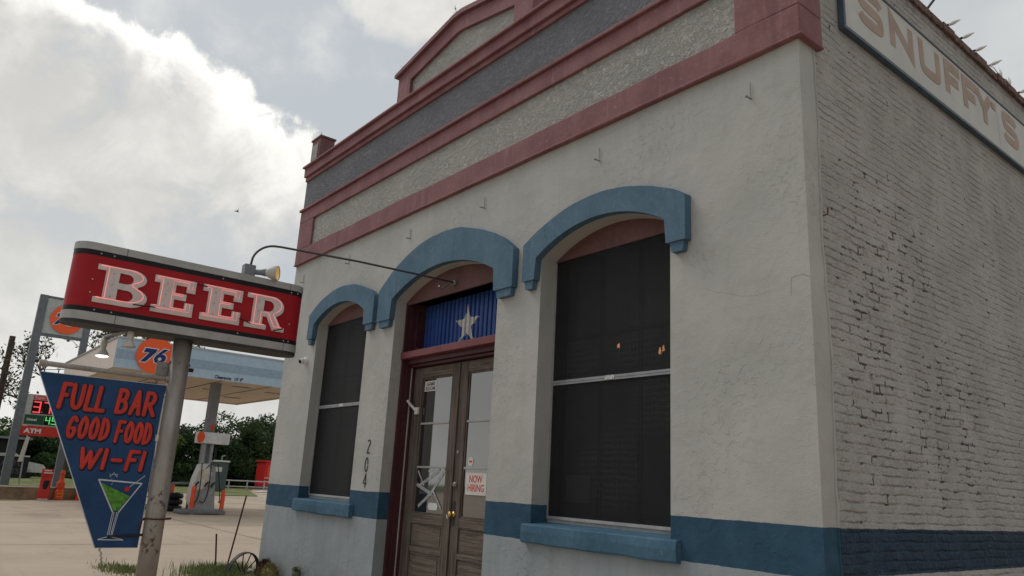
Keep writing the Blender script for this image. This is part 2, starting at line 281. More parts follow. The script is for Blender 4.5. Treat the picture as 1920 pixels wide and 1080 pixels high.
mat('interior', (0.05, 0.045, 0.04), 0.8); mat('roofing', (0.2, 0.2, 0.2), 0.9)
# station
mat('canopy_blue', (0.40, 0.53, 0.66), 0.5, var=0.05); mat('canopy_blue_dark', (0.29, 0.39, 0.50), 0.5, var=0.12, scale=14); mat('canopy_side', (0.62, 0.53, 0.48), 0.6, var=0.05)
mat('canopy_top', (0.45, 0.47, 0.5), 0.5)
mat('canopy_under', (0.62, 0.50, 0.40), 0.7, var=0.08, scale=1.5)
mat('logo_orange', (0.85, 0.13, 0.045), 0.4, var=0.03); mat('logo_blue', (0.02, 0.035, 0.15), 0.4); mat('logo_white', (0.68, 0.68, 0.68), 0.4)
mat('column_grey', (0.20, 0.215, 0.235), 0.5); mat('pylon_grey', (0.15, 0.165, 0.19), 0.5); mat('pylon_panel', (0.42, 0.46, 0.46), 0.5)
mat('pump_grey', (0.27, 0.28, 0.29), 0.5); mat('pump_light', (0.55, 0.54, 0.51), 0.45); mat('pump_topper', (0.60, 0.62, 0.64), 0.4)
mat('orange_post', (0.66, 0.085, 0.03), 0.5, var=0.15); mat('island', (0.17, 0.17, 0.18), 0.8); mat('rubber', (0.015, 0.015, 0.016), 0.5)
mat('led_black', (0.012, 0.010, 0.012), 0.3); mat('led_red', (0.9, 0.1, 0.1), 0.3, emit=(1, 0.06, 0.08), estr=0.75); mat('led_green', (0.1, 0.8, 0.2), 0.3, emit=(0.16, 0.85, 0.25), estr=0.55)
mat('diesel_green', (0.02, 0.09, 0.05), 0.5); mat('red_sign', (0.55, 0.045, 0.035), 0.5, var=0.1); mat('fence_black', (0.022, 0.022, 0.024), 0.7); mat('letter_grey', (0.085, 0.085, 0.09), 0.7)
mat('truck_red', (0.55, 0.03, 0.03), 0.4, var=0.2); mat('yellow', (0.7, 0.5, 0.06), 0.5)
mat('toilet_green', (0.075, 0.10, 0.105), 0.5); mat('white_roof', (0.55, 0.55, 0.53), 0.5)
mat('wall_stone', (0.26, 0.19, 0.13), 0.85, var=0.35, scale=3, bmp=0.5, bscale=8, bdist=0.05, dirt=0.2)
mat('stone_pale', (0.40, 0.35, 0.29), 0.85, var=0.2, bmp=0.6, bscale=20); mat('wood_pole', (0.055, 0.030, 0.026), 0.85, var=0.3); mat('car_dark', (0.03, 0.032, 0.035), 0.3)
mat('blue_flag', (0.030, 0.075, 0.27), 0.35, var=0.08); mat('star_white', (0.60, 0.58, 0.55), 0.5, var=0.06)
mat('bark', (0.07, 0.055, 0.045), 0.9, var=0.3, scale=10, bmp=0.6, bscale=20, bdist=0.03)
mat('dry_plant', (0.10, 0.055, 0.035), 0.9, var=0.6, scale=25); mat('cactus_yellow', (0.28, 0.24, 0.10), 0.9, var=0.4, scale=20); mat('weed', (0.16, 0.17, 0.11), 0.9, var=0.4, scale=30)
def leafmat(name, a, b2, sc=0.5, tr=0.25):
    m, g, b = new_mat(name); co = g.pos()
    f = g.noise(co, sc, 4, 0.6); f2 = g.noise(co, sc * 9, 3, 0.6)
    c = g.mix(g.ramp(f, 0.35, 0.65), a, b2); c = g.mix(g.ramp(f2, 0.3, 0.7, 0, 0.6), c, tuple(x * 0.5 for x in a))
    g.L.new(c, b.inputs['Base Color']); b.inputs['Roughness'].default_value = 0.6
    b.inputs['Specular IOR Level'].default_value = 0.25
    t = g.N.new('ShaderNodeBsdfTranslucent'); g.L.new(c, t.inputs[0]); mxs = g.N.new('ShaderNodeMixShader'); mxs.inputs[0].default_value = tr
    g.L.new(b.outputs[0], mxs.inputs[1]); g.L.new(t.outputs[0], mxs.inputs[2]); out = g.N['Material Output']; g.L.new(mxs.outputs[0], out.inputs[0]); return m
leafmat('leaf_dark', (0.042, 0.078, 0.030), (0.075, 0.13, 0.045), 0.5, 0.32); leafmat('leaf_mid', (0.07, 0.13, 0.035), (0.14, 0.20, 0.05), 0.5, 0.35); leafmat('leaf_olive', (0.055, 0.065, 0.035), (0.09, 0.10, 0.05))
leafmat('grass_blade', (0.13, 0.17, 0.055), (0.26, 0.28, 0.11), 2.0)
# concrete paving
m, g, b = new_mat('concrete'); co = g.pos(); X, Y, Z = g.sep(co)
a = g.noise(co, 0.22, 6, 0.6); n_ = g.noise(co, 2.4, 6, 0.65); f = g.noise(co, 45, 4, 0.6)
c = g.mix(g.ramp(a, 0.3, 0.7), (0.385, 0.310, 0.235), (0.475, 0.39, 0.305)); c = g.mix(g.ramp(n_, 0.5, 0.8, 0, 0.35), c, (0.28, 0.225, 0.18))
c = g.mix(g.ramp(g.noise(g.scalev(co, 0.35, 1.6, 1), 1.2, 5, 0.6), 0.52, 0.72, 0, 0.3), c, (0.27, 0.22, 0.18)); c = g.mix(g.ramp(g.noise(co, 7, 5, 0.7), 0.66, 0.72, 0, 0.35), c, (0.22, 0.18, 0.15))
oil = g.m('MULTIPLY', g.ramp(g.noise(co, 0.5, 5, 0.6), 0.5, 0.66), g.ramp(X, -20.5, -24.5)); c = g.mix(g.m('MULTIPLY', oil, 0.5), c, (0.19, 0.155, 0.13))
g.L.new(c, b.inputs['Base Color']); b.inputs['Roughness'].default_value = 0.85; bump(g, b, g.m('ADD', f, n_), 0.25, 0.01)
mat('crack_grey', (0.19, 0.18, 0.165), 0.9); mat('joint', (0.13, 0.105, 0.09), 0.9, var=0.4, scale=4); mat('kerb_white', (0.50, 0.47, 0.43), 0.8)
mat('turf', (0.13, 0.165, 0.055), 0.95, var=0.3, scale=1.5, bmp=0.8, bscale=30, bdist=0.05, col2=(0.24, 0.25, 0.11)); mat('soil', (0.14, 0.10, 0.07), 0.95, var=0.4)
mat('far_land', (0.10, 0.12, 0.06), 0.95, var=0.3, scale=0.05)

# ------------------------------------------------------------------ geometry helpers
def obj(name, me, material, parent=None, bevel=0.0, smooth=False):
    o = bpy.data.objects.new(name, me); COL.objects.link(o)
    for mm in (material if isinstance(material, (list, tuple)) else [material]): me.materials.append(MAT[mm])
    if parent: o.parent = parent; o.matrix_parent_inverse = parent.matrix_world.inverted()
    if smooth: me.polygons.foreach_set('use_smooth', [True] * len(me.polygons))
    if bevel:
        bv = o.modifiers.new('bevel', 'BEVEL'); bv.width = bevel; bv.segments = 2; bv.limit_method = 'ANGLE'; bv.angle_limit = R(40)
    return o
def thing(name, label, cat, loc=(0, 0, 0), group=None):
    o = bpy.data.objects.new(name, None); COL.objects.link(o); o.location = loc; o.empty_display_size = 0.2
    o.matrix_world = Matrix.Translation(loc)
    o['label'] = label; o['category'] = cat
    if group: o['group'] = group
    return o
def tag(o, label, cat, group=None):
    o['label'] = label; o['category'] = cat
    if group: o['group'] = group
    return o
def struct(o, kind='structure'): o['kind'] = kind; return o
def FRONT(x0=0, z0=0, y=0):   # u right, v up, w towards the street
    return lambda p: (x0 + p[0], y - p[2], z0 + p[1])
def SIDE(y0=0, z0=0, x=0):    # on planes facing +x
    return lambda p: (x + p[2], y0 + p[0], z0 + p[1])
ID = lambda p: p
class MB:
    def __init__(s): s.v = []; s.f = []
    def add(s, vs, fs, T=ID):
        o = len(s.v); s.v += [tuple(T(p)) for p in vs]; s.f += [tuple(i + o for i in f) for f in fs]; return s
    def box(s, a, b, T=ID):
        x0, y0, z0 = a; x1, y1, z1 = b
        return s.add([(x0, y0, z0), (x1, y0, z0), (x1, y1, z0), (x0, y1, z0), (x0, y0, z1), (x1, y0, z1), (x1, y1, z1), (x0, y1, z1)],
              [(0, 3, 2, 1), (4, 5, 6, 7), (0, 1, 5, 4), (1, 2, 6, 5), (2, 3, 7, 6), (3, 0, 4, 7)], T)
    def tube(s, path, r, n=8, T=ID, closed=False, caps=True, flat=None):
        P = [Vector(T(p)) for p in path]; m = len(P); rr = r if isinstance(r, (list, tuple)) else [r] * m
        rings = []; prev = None
        for i in range(m):
            if closed: t = (P[(i + 1) % m] - P[i - 1])
            else: t = P[min(i + 1, m - 1)] - P[max(i - 1, 0)]
            t = t.normalized() if t.length > 1e-9 else Vector((0, 0, 1))
            if flat is not None: ax = Vector(flat)
            else:
                ax = prev if prev is not None else (Vector((0, 0, 1)) if abs(t.z) < 0.9 else Vector((1, 0, 0)))
            bx = (ax - t * ax.dot(t)); bx = bx.normalized() if bx.length > 1e-6 else t.orthogonal().normalized()
            prev = bx; by_ = t.cross(bx)
            rings.append([P[i] + (bx * math.cos(2 * math.pi * k / n) * (s.fl if flat is not None else 1) + by_ * math.sin(2 * math.pi * k / n)) * rr[i] for k in range(n)])
        o = len(s.v)
        for rg in rings: s.v += [tuple(q) for q in rg]
        for i in range(m if closed else m - 1):
            a = o + i * n; b = o + ((i + 1) % m) * n
            for k in range(n): s.f.append((a + k, a + (k + 1) % n, b + (k + 1) % n, b + k))
        if caps and not closed:
            s.f.append(tuple(o + k for k in range(n))[::-1]); s.f.append(tuple(o + (m - 1) * n + k for k in range(n)))
        return s
    fl = 0.12
    def lathe(s, prof, n=16, M_=None, a0=0, a1=2 * math.pi):
        o = len(s.v); m = len(prof); full = abs(a1 - a0 - 2 * math.pi) < 1e-6; cnt = n if full else n + 1
        for k in range(cnt):
            a = a0 + (a1 - a0) * k / n
            for r, z in prof:
                p = Vector((r * math.cos(a), r * math.sin(a), z)); s.v.append(tuple(M_ @ p if M_ is not None else p))
        for k in range(n):
            for j in range(m - 1):
                a = o + k * m + j; b = o + ((k + 1) % cnt) * m + j; s.f.append((a, b, b + 1, a + 1))
        return s
    def mesh(s, name='m'):
        me = bpy.data.meshes.new(name); me.from_pydata(s.v, [], s.f); me.update(); return me
    def obj(s, name, material, parent=None, bevel=0.0, smooth=False): return obj(name, s.mesh(name), material, parent, bevel, smooth)

def poly(outlines, depth, T=ID, w0=0.0):
    """filled 2D shape with holes (even odd), extruded w0..w0+depth, mapped by T"""
    cu = bpy.data.curves.new('tmp', 'CURVE'); cu.dimensions = '2D'; cu.fill_mode = 'BOTH'; cu.extrude = depth / 2
    for ol in outlines:
        sp = cu.splines.new('POLY'); sp.points.add(len(ol) - 1)
        for i, (x, y) in enumerate(ol): sp.points[i].co = (x, y, 0, 1)
        sp.use_cyclic_u = True
    return curve_mesh(cu, T, w0 + depth / 2)
def curve_mesh(cu, T, wmid):
    o = bpy.data.objects.new('tmp', cu); COL.objects.link(o); bpy.context.view_layer.update()
    me = bpy.data.meshes.new_from_object(o.evaluated_get(bpy.context.evaluated_depsgraph_get()))
    bpy.data.objects.remove(o); bpy.data.curves.remove(cu)
    n = len(me.vertices); co = np.empty(n * 3); me.vertices.foreach_get('co', co); co = co.reshape(-1, 3)
    out = np.array([T((p[0], p[1], p[2] + wmid)) for p in co]); me.vertices.foreach_set('co', out.ravel())
    me.materials.clear(); me.update(); return me
def text(s, size, T, depth=0.002, bold=0.0, shear=0.0, align='LEFT', sx=1.0, w0=0.0, space=1.0):
    cu = bpy.data.curves.new('tmp', 'FONT'); cu.body = s; cu.size = size; cu.extrude = depth / 2; cu.offset = bold; cu.shear = shear; cu.align_x = align
    cu.space_character = space; cu.resolution_u = 4
    return curve_mesh(cu, (lambda p: T((p[0] * sx, p[1], p[2]))), w0 + depth / 2)
def arc(cx, cy, r, a0, a1, n, ry=None):
    ry = r if ry is None else ry
    return [(cx + r * math.cos(R(a0 + (a1 - a0) * i / n)), cy + ry * math.sin(R(a0 + (a1 - a0) * i / n))) for i in range(n + 1)]
def seg_arch(x0, x1, zs, rise, n=20):
    """points from right spring over the crown to left spring"""
    h = (x1 - x0) / 2; Rr = (h * h + rise * rise) / (2 * rise); cz = zs + rise - Rr; th = math.degrees(math.asin(h / Rr))
    return arc((x0 + x1) / 2, cz, Rr, 90 - th, 90 + th, n)
def inset(pts, d):
    n = len(pts); out = []; A = sum(pts[i][0] * pts[(i + 1) % n][1] - pts[(i + 1) % n][0] * pts[i][1] for i in range(n)); sg = 1 if A > 0 else -1
    for i in range(n):
        p0 = Vector(pts[i - 1]); p1 = Vector(pts[i]); p2 = Vector(pts[(i + 1) % n])
        e1 = (p1 - p0).normalized(); e2 = (p2 - p1).normalized(); n1 = Vector((-e1.y, e1.x)) * sg; n2 = Vector((-e2.y, e2.x)) * sg
        b_ = (n1 + n2); k = max(0.35, (1 + n1.dot(n2)) / 2 * 1.0); b_ = b_ / max(b_.length, 1e-6) / math.sqrt(k)
        out.append(tuple(p1 + b_ * d))
    return out
def smoothp(p, it=2):
    for _ in range(it):
        q = [p[0]]
        for i in range(len(p) - 1):
            a, b_ = Vector(p[i]), Vector(p[i + 1]); q += [tuple(a * .75 + b_ * .25), tuple(a * .25 + b_ * .75)]
        q.append(p[-1]); p = q
    return p
def copy_tree(o, parent=None, delta=(0, 0, 0), label=None):
    c = o.copy(); COL.objects.link(c)
    if parent: c.parent = parent; c.matrix_parent_inverse = o.matrix_parent_inverse.copy()
    else: c.location = Vector(o.location) + Vector(delta)
    if label: c['label'] = label
    for ch in list(o.children): copy_tree(ch, c)
    return c

# ------------------------------------------------------------------ ground
me = bpy.data.meshes.new('ground'); me.from_pydata([(-600, -600, -0.03), (600, -600, -0.03), (600, 600, -0.03), (-600, 600, -0.03)], [], [(0, 1, 2, 3)])
struct(obj('ground', me, 'far_land'))
def sheet(name, pts, z, material, kind='structure'):
    me = bpy.data.meshes.new(name); me.from_pydata([(x, y, z) for x, y in pts], [], [tuple(range(len(pts)))]); me.update()
    if me.polygons[0].normal.z < 0: me.flip_normals()
    o = obj(name, me, material); struct(o, kind); return o
sheet('pavement', [(-118, -60), (30, -60), (30, 60), (-118, 60)], 0.0, 'concrete')
# joints and cracks in the paving
mb = MB()
def strip(mb, pts, w, z=0.004):
    for i in range(len(pts) - 1):
        a = Vector((*pts[i], 0)); b = Vector((*pts[i + 1], 0)); d = (b - a).normalized(); n = Vector((-d.y, d.x, 0)) * w / 2
        mb.add([(a + n)[:2] + (z,), (a - n)[:2] + (z,), (b - n)[:2] + (z,), (b + n)[:2] + (z,)], [(0, 1, 2, 3)])
for x in (-14.3, -20.2, -30.0, -40.0): strip(mb, [(x + 0.01 * k, y) for k, y in enumerate(range(-40, 41, 4))], 0.022 if x > -18 else 0.035)
for y in (-6.0, 2.2, 9.5): strip(mb, [(x, y) for x in range(-60, -9, 6)], 0.022, 0.005)
pts = [(-14.3, -1.45)]
for i in range(14): pts.append((pts[-1][0] + 0.31, pts[-1][1] - 0.035 + rnd.uniform(-0.05, 0.05)))
strip(mb, pts, 0.025, 0.006)
mb.obj('pavement_joints', 'joint')['kind'] = 'structure'

# ------------------------------------------------------------------ the brick building
W = 9.746
bld = thing('corner_bar_building', 'single storey brick bar with grey plaster front, pink parapet bands and blue window hoods', 'building', (0, 0, 0))
OPEN = {'small': (-8.51, -6.83, 1.13, 3.86, 0.24), 'door': (-6.04, -3.77, 0.0, 3.88, 0.285), 'large': (-3.03, -1.30, 1.13, 3.85, 0.25)}
outl = [[(-W, 0), (-6.04, 0)]]
main = [(-W, 0.0), (-6.04, 0.0)] + seg_arch(-6.04, -3.77, 3.88, 0.285)[::-1] + [(-3.77, 0.0), (0.0, 0.0), (0.0, 7.0), (-W, 7.0)]
holes = []
for k in ('small', 'large'):
    x0, x1, z0, zs, rise = OPEN[k]; holes.append([(x0, z0), (x1, z0)] + seg_arch(x0, x1, zs, rise))
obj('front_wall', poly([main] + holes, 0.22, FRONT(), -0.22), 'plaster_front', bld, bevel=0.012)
# slow waviness for the front wall corner plaster return
mb = MB(); mb.box((-0.34, 0.225, 0), (0.0, 15.0, 6.50)); mb.obj('side_wall', 'brick_side', bld)
# rough lip where the plaster return ends on the brick
path = [(0.0, 0.215 + 0.02 * math.sin(z * 3.1) + rnd.uniform(-0.01, 0.01), z) for z in np.linspace(0, 5.1, 46)]
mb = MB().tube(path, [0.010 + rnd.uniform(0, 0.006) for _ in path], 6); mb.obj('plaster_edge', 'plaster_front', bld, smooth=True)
mb = MB(); mb.box((-W, 0.225, 0), (-W + 0.3, 15, 6.3)); mb.box((-W, 15.0, 0), (0, 15.3, 6.3)); mb.obj('rear_wall', 'brick_side', bld)
mb = MB(); mb.box((-W + 0.3, 0.225, 6.0), (-0.35, 15, 6.1)); mb.obj('roof', 'roofing', bld)
mb = MB(); mb.box((-W + 0.31, 0.9, 0.02), (-0.36, 14.9, 0.06)); mb.box((-W + 0.31, 8.0, 0.06), (-0.36, 8.1, 5.9)); mb.obj('interior', 'interior', bld)
# coping of bricks on the side parapet, slightly uneven
mb = MB(); y = 0.32
while y < 15:
    L = 0.30 + rnd.uniform(-0.03, 0.03); dz = rnd.uniform(-0.012, 0.012); dxx = rnd.uniform(-0.01, 0.012)
    mb.box((-0.38, y + 0.004, 6.502), (0.035 + dxx, y + L - 0.004, 6.60 + dz)); y += L
mb.obj('coping', 'coping', bld, bevel=0.008)
# parapet mouldings on the front, wrapping the corner
def band(name, z0, z1, pr, m_, x0=-W, x1=0.0, depth=0.30, side=True, bevel=0.012, seg=True):
    mb = MB(); mb.box((x0, -pr, z0), (x1 + (pr if side and x1 == 0.0 else 0), depth if (side and x1 == 0.0) else 0.0, z1)); return mb.obj(name, m_, bld, bevel=bevel)
def wavy_band(name, z0, z1, pr, m_, amp=0.006):
    """long hand run moulding with slightly uneven edges"""
    mb = MB(); n = 60; vs = []
    for i in range(n + 1):
        x = -W + (W + pr) * i / n
        a = amp * mnoise.noise(Vector((x * 1.3, z0 * 7, 0))); c_ = amp * mnoise.noise(Vector((x * 1.7, z1 * 5, 3)))
        vs += [(x, -pr + a, z0 + c_), (x, -pr + c_, z1 + a), (x, 0.3, z1 + a), (x, 0.3, z0 + c_)]
    fs = []
    for i in range(n):
        o = i * 4
        for k in range(4): fs.append((o + k, o + (k + 1) % 4, o + 4 + (k + 1) % 4, o + 4 + k))
    fs.append((0, 3, 2, 1)); fs.append((n * 4, n * 4 + 1, n * 4 + 2, n * 4 + 3))
    mb.add(vs, fs); me = mb.mesh(name); import bmesh; bm = bmesh.new(); bm.from_mesh(me); bmesh.ops.recalc_face_normals(bm, faces=bm.faces); bm.to_mesh(me); bm.free()
    return obj(name, me, m_, bld, bevel=0.010)
wavy_band('lower_band', 5.085, 5.365, 0.045, 'pink_trim', 0.012)
wavy_band('band_lip', 5.075, 5.105, 0.058, 'pink_trim', 0.008)
mb = MB(); mb.box((-W, -0.045, 5.366), (-9.17, 0.30, 5.869)); mb.obj('corner_pilaster', 'pink_trim', bld, bevel=0.012)
mb = MB(); mb.box((-0.56, -0.045, 5.366), (0.045, 0.30, 5.869)); mb.obj('corner_pilaster', 'pink_trim', bld, bevel=0.012)
mb = MB(); mb.box((-9.169, -0.006, 5.366), (-0.561, 0.0, 5.869)); mb.obj('stucco_panel', 'stucco_panel', bld)
wavy_band('upper_band', 5.870, 6.085, 0.045, 'pink_trim')
wavy_band('upper_ledge', 6.086, 6.130, 0.085, 'pink_trim', 0.004)
mb = MB(); mb.box((-W + 0.005, -0.012, 6.131), (0.012, 0.30, 6.69)); mb.obj('frieze', 'stucco_frieze', bld)
wavy_band('cornice_bed', 6.691, 6.765, 0.045, 'pink_trim'); wavy_band('cornice', 6.766, 6.925, 0.085, 'pink_trim'); wavy_band('cornice_ledge', 6.926, 6.965, 0.13, 'pink_trim', 0.004)
# gable pediment
cxp = -5.0
ol = [(cxp - 1.60, 6.966), (cxp + 1.60, 6.966), (cxp + 1.60, 7.50), (cxp + 0.10, 7.78), (cxp - 0.10, 7.78), (cxp - 1.60, 7.50)]
inn = [(cxp - 1.24, 6.99), (cxp + 1.24, 6.99), (cxp + 1.24, 7.345), (cxp + 0.06, 7.565), (cxp - 0.06, 7.565), (cxp - 1.24, 7.345)]
obj('pediment_frame', poly([ol, inn], 0.30, FRONT(), -0.29), 'pink_trim', bld, bevel=0.01)
obj('pediment_panel', poly([inn], 0.03, FRONT(), -0.07), 'stucco_panel', bld)
co_ = [(cxp - 1.66, 7.50), (cxp - 0.10, 7.79), (cxp + 0.10, 7.79), (cxp + 1.66, 7.50), (cxp + 1.66, 7.565), (cxp + 0.10, 7.86), (cxp - 0.10, 7.86), (cxp - 1.66, 7.565)]
obj('pediment_coping', poly([co_], 0.42, FRONT(), -0.36), 'pink_trim', bld, bevel=0.018)
for x0 in (-W, -0.36):
    mb = MB(); mb.box((x0, 0.0, 6.966), (x0 + 0.36, 0.28, 7.50)); o = mb.obj('corner_pier', 'jamb_maroon' if False else 'pink_side', bld, bevel=0.01)
    mb = MB(); mb.box((x0 + 0.07, -0.012, 6.99), (x0 + 0.29, -0.002, 7.40)); mb.obj('panel', 'stucco_panel', o)
    mb = MB(); mb.box((x0 - 0.02, -0.02, 7.50), (x0 + 0.38, 0.30, 7.54)); mb.obj('cap', 'pink_side', o, bevel=0.01)
# arch hoods
def hood(ox0, ox1, ix0, ix1, zs_o, rise_o, zs_i, rise_i, zleg, wblock):
    jt = lambda P: [P[0]] + [(a + 0.010 * mnoise.noise(Vector((a * 4, b_ * 4, ox0))), b_ + 0.012 * mnoise.noise(Vector((a * 5, b_ * 3, 2 + ox0)))) for a, b_ in P[1:-1]] + [P[-1]]
    oa = jt(seg_arch(ox0, ox1, zs_o, rise_o, 30)); ia = seg_arch(ix0, ix1, zs_i, rise_i, 24)
    ol = [(ox1, zleg)] + oa + [(ox0, zleg), (ix0 - 0.02, zleg)] + [(p[0], p[1]) for p in ia[::-1]] + [(ix1 + 0.02, zleg)]
    h = obj('arch_hood', poly([ol], 0.085, FRONT(), 0.001), 'hood_blue', bld, bevel=0.014)
    for a, b_ in ((ox0, ix0 - 0.02), (ix1 + 0.02, ox1)):
        mb = MB(); w = b_ - a
        vs = [(a + 0.03, zleg - 0.001), (b_ - 0.03, zleg - 0.001), (b_ - 0.045, zleg - 0.09), (a + 0.045, zleg - 0.09)]
        obj('hood_foot', poly([vs], 0.065, FRONT(), 0.001), 'hood_blue', h, bevel=0.008)
hood(-8.72, -6.54, -8.51, -6.83, 4.03, 0.31, 3.86, 0.235, 3.63, 0)
hood(-6.41, -3.42, -6.04, -3.77, 4.05, 0.53, 3.88, 0.28, 3.61, 0)
hood(-3.25, -1.07, -3.03, -1.30, 4.03, 0.30, 3.85, 0.245, 3.62, 0)
# sills: rounded thick cast
def sill(x0, x1):
    mb = MB(); n = 40; vs = []; prof = [(0.02, 1.168), (-0.050, 1.160), (-0.062, 1.150), (-0.066, 1.09), (-0.064, 1.00), (-0.052, 0.987), (0.0, 0.982)]
    for i in range(n + 1):
        x = x0 + (x1 - x0) * i / n; e = 0.985 if i in (0, n) else 1.0
        for (yy, z) in prof:
            nz = mnoise.noise(Vector((x * 3, yy * 20, z * 8))) * 0.010
            vs.append((x, (yy + nz) * e if yy < 0 else yy, z + nz * (1 if z < 1.1 else 0.3)))
    k = len(prof); fs = [(i * k + j, (i + 1) * k + j, (i + 1) * k + j + 1, i * k + j + 1) for i in range(n) for j in range(k - 1)]
    fs += [tuple(range(k))[::-1], tuple(n * k + j for j in range(k))]
    mb.add(vs, fs); return mb.obj('window_sill', 'sill_blue', bld, smooth=False)
sill(-8.55, -6.70); sill(-3.10, -1.20)
for k in ('small', 'large'):
    x0, x1 = OPEN[k][:2]; mb = MB(); mb.add([(x0, 0.0, 1.166), (x1, 0.0, 1.166), (x1, 0.24, 1.185), (x0, 0.24, 1.185), (x0, 0.0, 1.12), (x1, 0.0, 1.12), (x1, 0.24, 1.12), (x0, 0.24, 1.12)],
                            [(0, 1, 2, 3), (0, 4, 5, 1), (1, 5, 6, 2), (2, 6, 7, 3), (3, 7, 4, 0)]); mb.obj('sill_slope', 'sill_blue', bld)
# windows: screen in aluminium frame before a divided sash
def window(k, yb, lit=False):
    x0, x1, z0, zs, rise = OPEN[k]
    wz0, wz1 = 1.225, 3.86
    mb = MB(); f = MB()
    f.box((x0 + 0.001, yb + 0.012, 1.18), (x0 + 0.05, yb + 0.25, 3.86)); f.box((x1 - 0.05, yb + 0.012, 1.18), (x1 - 0.001, yb + 0.25, 3.86)); f.box((x0 + 0.05, yb + 0.012, 1.18), (x1 - 0.05, yb + 0.25, 1.222))
    fr = f.obj('window', 'grey_trim', bld)
    ar = seg_arch(x0 + 0.002, x1 - 0.002, zs + 0.012, rise - 0.004)
    obj('arch_board', poly([[(x0 + 0.002, zs + 0.0), (x1 - 0.002, zs + 0.0)] + ar], 0.03, FRONT(0, 0, yb), -0.02), 'board_pink', fr)
    mb.box((x0 + 0.012, yb + 0.004, wz0), (x1 - 0.012, yb + 0.009, wz1)); mb.obj('insect_screen', 'screen_mesh', fr)
    a = MB(); t = 0.018
    a.box((x0 + 0.006, yb - 0.006, wz0 - 0.01), (x0 + 0.006 + t, yb + 0.003, wz1)); a.box((x1 - 0.006 - t, yb - 0.006, wz0 - 0.01), (x1 - 0.006, yb + 0.003, wz1))
    a.box((x0 + 0.006 + t, yb - 0.006, wz0 - 0.01), (x1 - 0.006 - t, yb + 0.003, wz0 + 0.018))
    a.obj('screen_frame', 'alu', fr)
    a = MB(); zm = 2.555; a.box((x0 + 0.025, yb - 0.010, zm - 0.004), (x1 - 0.025, yb + 0.003, zm + 0.020)); a.box((x0 + 0.025, yb - 0.008, zm - 0.026), (x1 - 0.025, yb + 0.003, zm - 0.007)); a.obj('meeting_bar', 'alu_grey', fr)
    xm = (x0 + x1) / 2 - 0.03
    a = MB().box((xm - 0.06, yb - 0.014, zm - 0.02), (xm + 0.06, yb - 0.0105, zm + 0.02)); pl = a.obj('joining_plate', 'white_plastic', fr)
    for dxq, dzq in ((-0.045, 0.010), (-0.015, -0.010), (0.015, 0.010), (0.045, -0.010)):
        MB().box((xm + dxq - 0.004, yb - 0.0165, zm + dzq - 0.004), (xm + dxq + 0.004, yb - 0.0145, zm + dzq + 0.004)).obj('screw', 'black_paint', pl)
    # sash behind
    s = MB(); ys = yb + 0.10
    for xa in (x0 + 0.05, x1 - 0.10): s.box((xa, ys, 1.222), (xa + 0.05, ys + 0.03, 3.85))
    w = (x1 - x0 - 0.2); 
    for i in (1, 2): xa = x0 + 0.10 + w * i / 3; s.box((xa - 0.025, ys, 1.222), (xa + 0.025, ys + 0.03, 3.85))
    for z in (2.50, 2.99): s.box((x0 + 0.101, ys + 0.001, z), (x1 - 0.101, ys + 0.029, z + 0.05))
    s.obj('sash', 'jamb_maroon', fr)
    gl = MB().box((x0 + 0.10, ys + 0.012, 1.222), (x1 - 0.10, ys + 0.016, 3.84)); gl.obj('pane', 'window_glass_clear', fr)
    cur = MB(); n = 60; vs = []; 
    for i in range(n + 1):
        x = x0 + 0.12 + (x1 - x0 - 0.24) * i / n; yy = ys + 0.12 + 0.02 * math.sin(i * 1.3); vs += [(x, yy, 2.93 if k == 'large' else 1.3), (x, yy, 3.83)]
    cur.add(vs, [(2 * i, 2 * i + 2, 2 * i + 3, 2 * i + 1) for i in range(n)]); cur.obj('curtain', 'curtain', fr)
    return fr
m, g, b = new_mat('window_glass_clear'); b.inputs['Base Color'].default_value = (0.8, 0.85, 0.85, 1); b.inputs['Roughness'].default_value = 0.03; b.inputs['Alpha'].default_value = 0.25
mat('curtain', (0.62, 0.60, 0.57), 0.9, var=0.4, scale=14)
window('small', 0.164); wl = window('large', 0.205)
mb = MB().box((-2.86, 0.296, 1.385), (-2.53, 0.300, 1.645)); o = mb.obj('window_notice', 'paper_bright', wl)
# lamps hanging inside the room, seen through the screen
LAMPS = ((-3.221, 1.4, 3.155), (-2.60, 1.4, 3.02), (-2.885, 1.8, 3.14))
for i, (x, y, z) in enumerate(LAMPS):
    lp = thing('pendant_lamp', ['small warm pendant bulb glowing behind the middle of the right window screen', 'orange pendant bulb deeper inside the bar behind the right window', 'orange pendant bulb near the right edge of the right window screen'][i], 'lamp', (x, y, z))
    MB().lathe([(0.0, -0.022), (0.013, -0.018), (0.018, 0), (0.012, 0.02), (0.008, 0.05)], 10, Matrix.Translation((x, y, z))).obj('bulb', 'bulb_glow', lp, smooth=True)
    MB().tube([(x, y, z + 0.05), (x, y, 5.98)], 0.006, 5).obj('cord', 'black_paint', lp)

# ------------------------------------------------------------------ doorway
DY = 0.345
dr = thing('double_door', 'weathered brown double door with glazed upper panes in the arched doorway', 'door', (-4.905, DY, 0)); 
fr = MB()
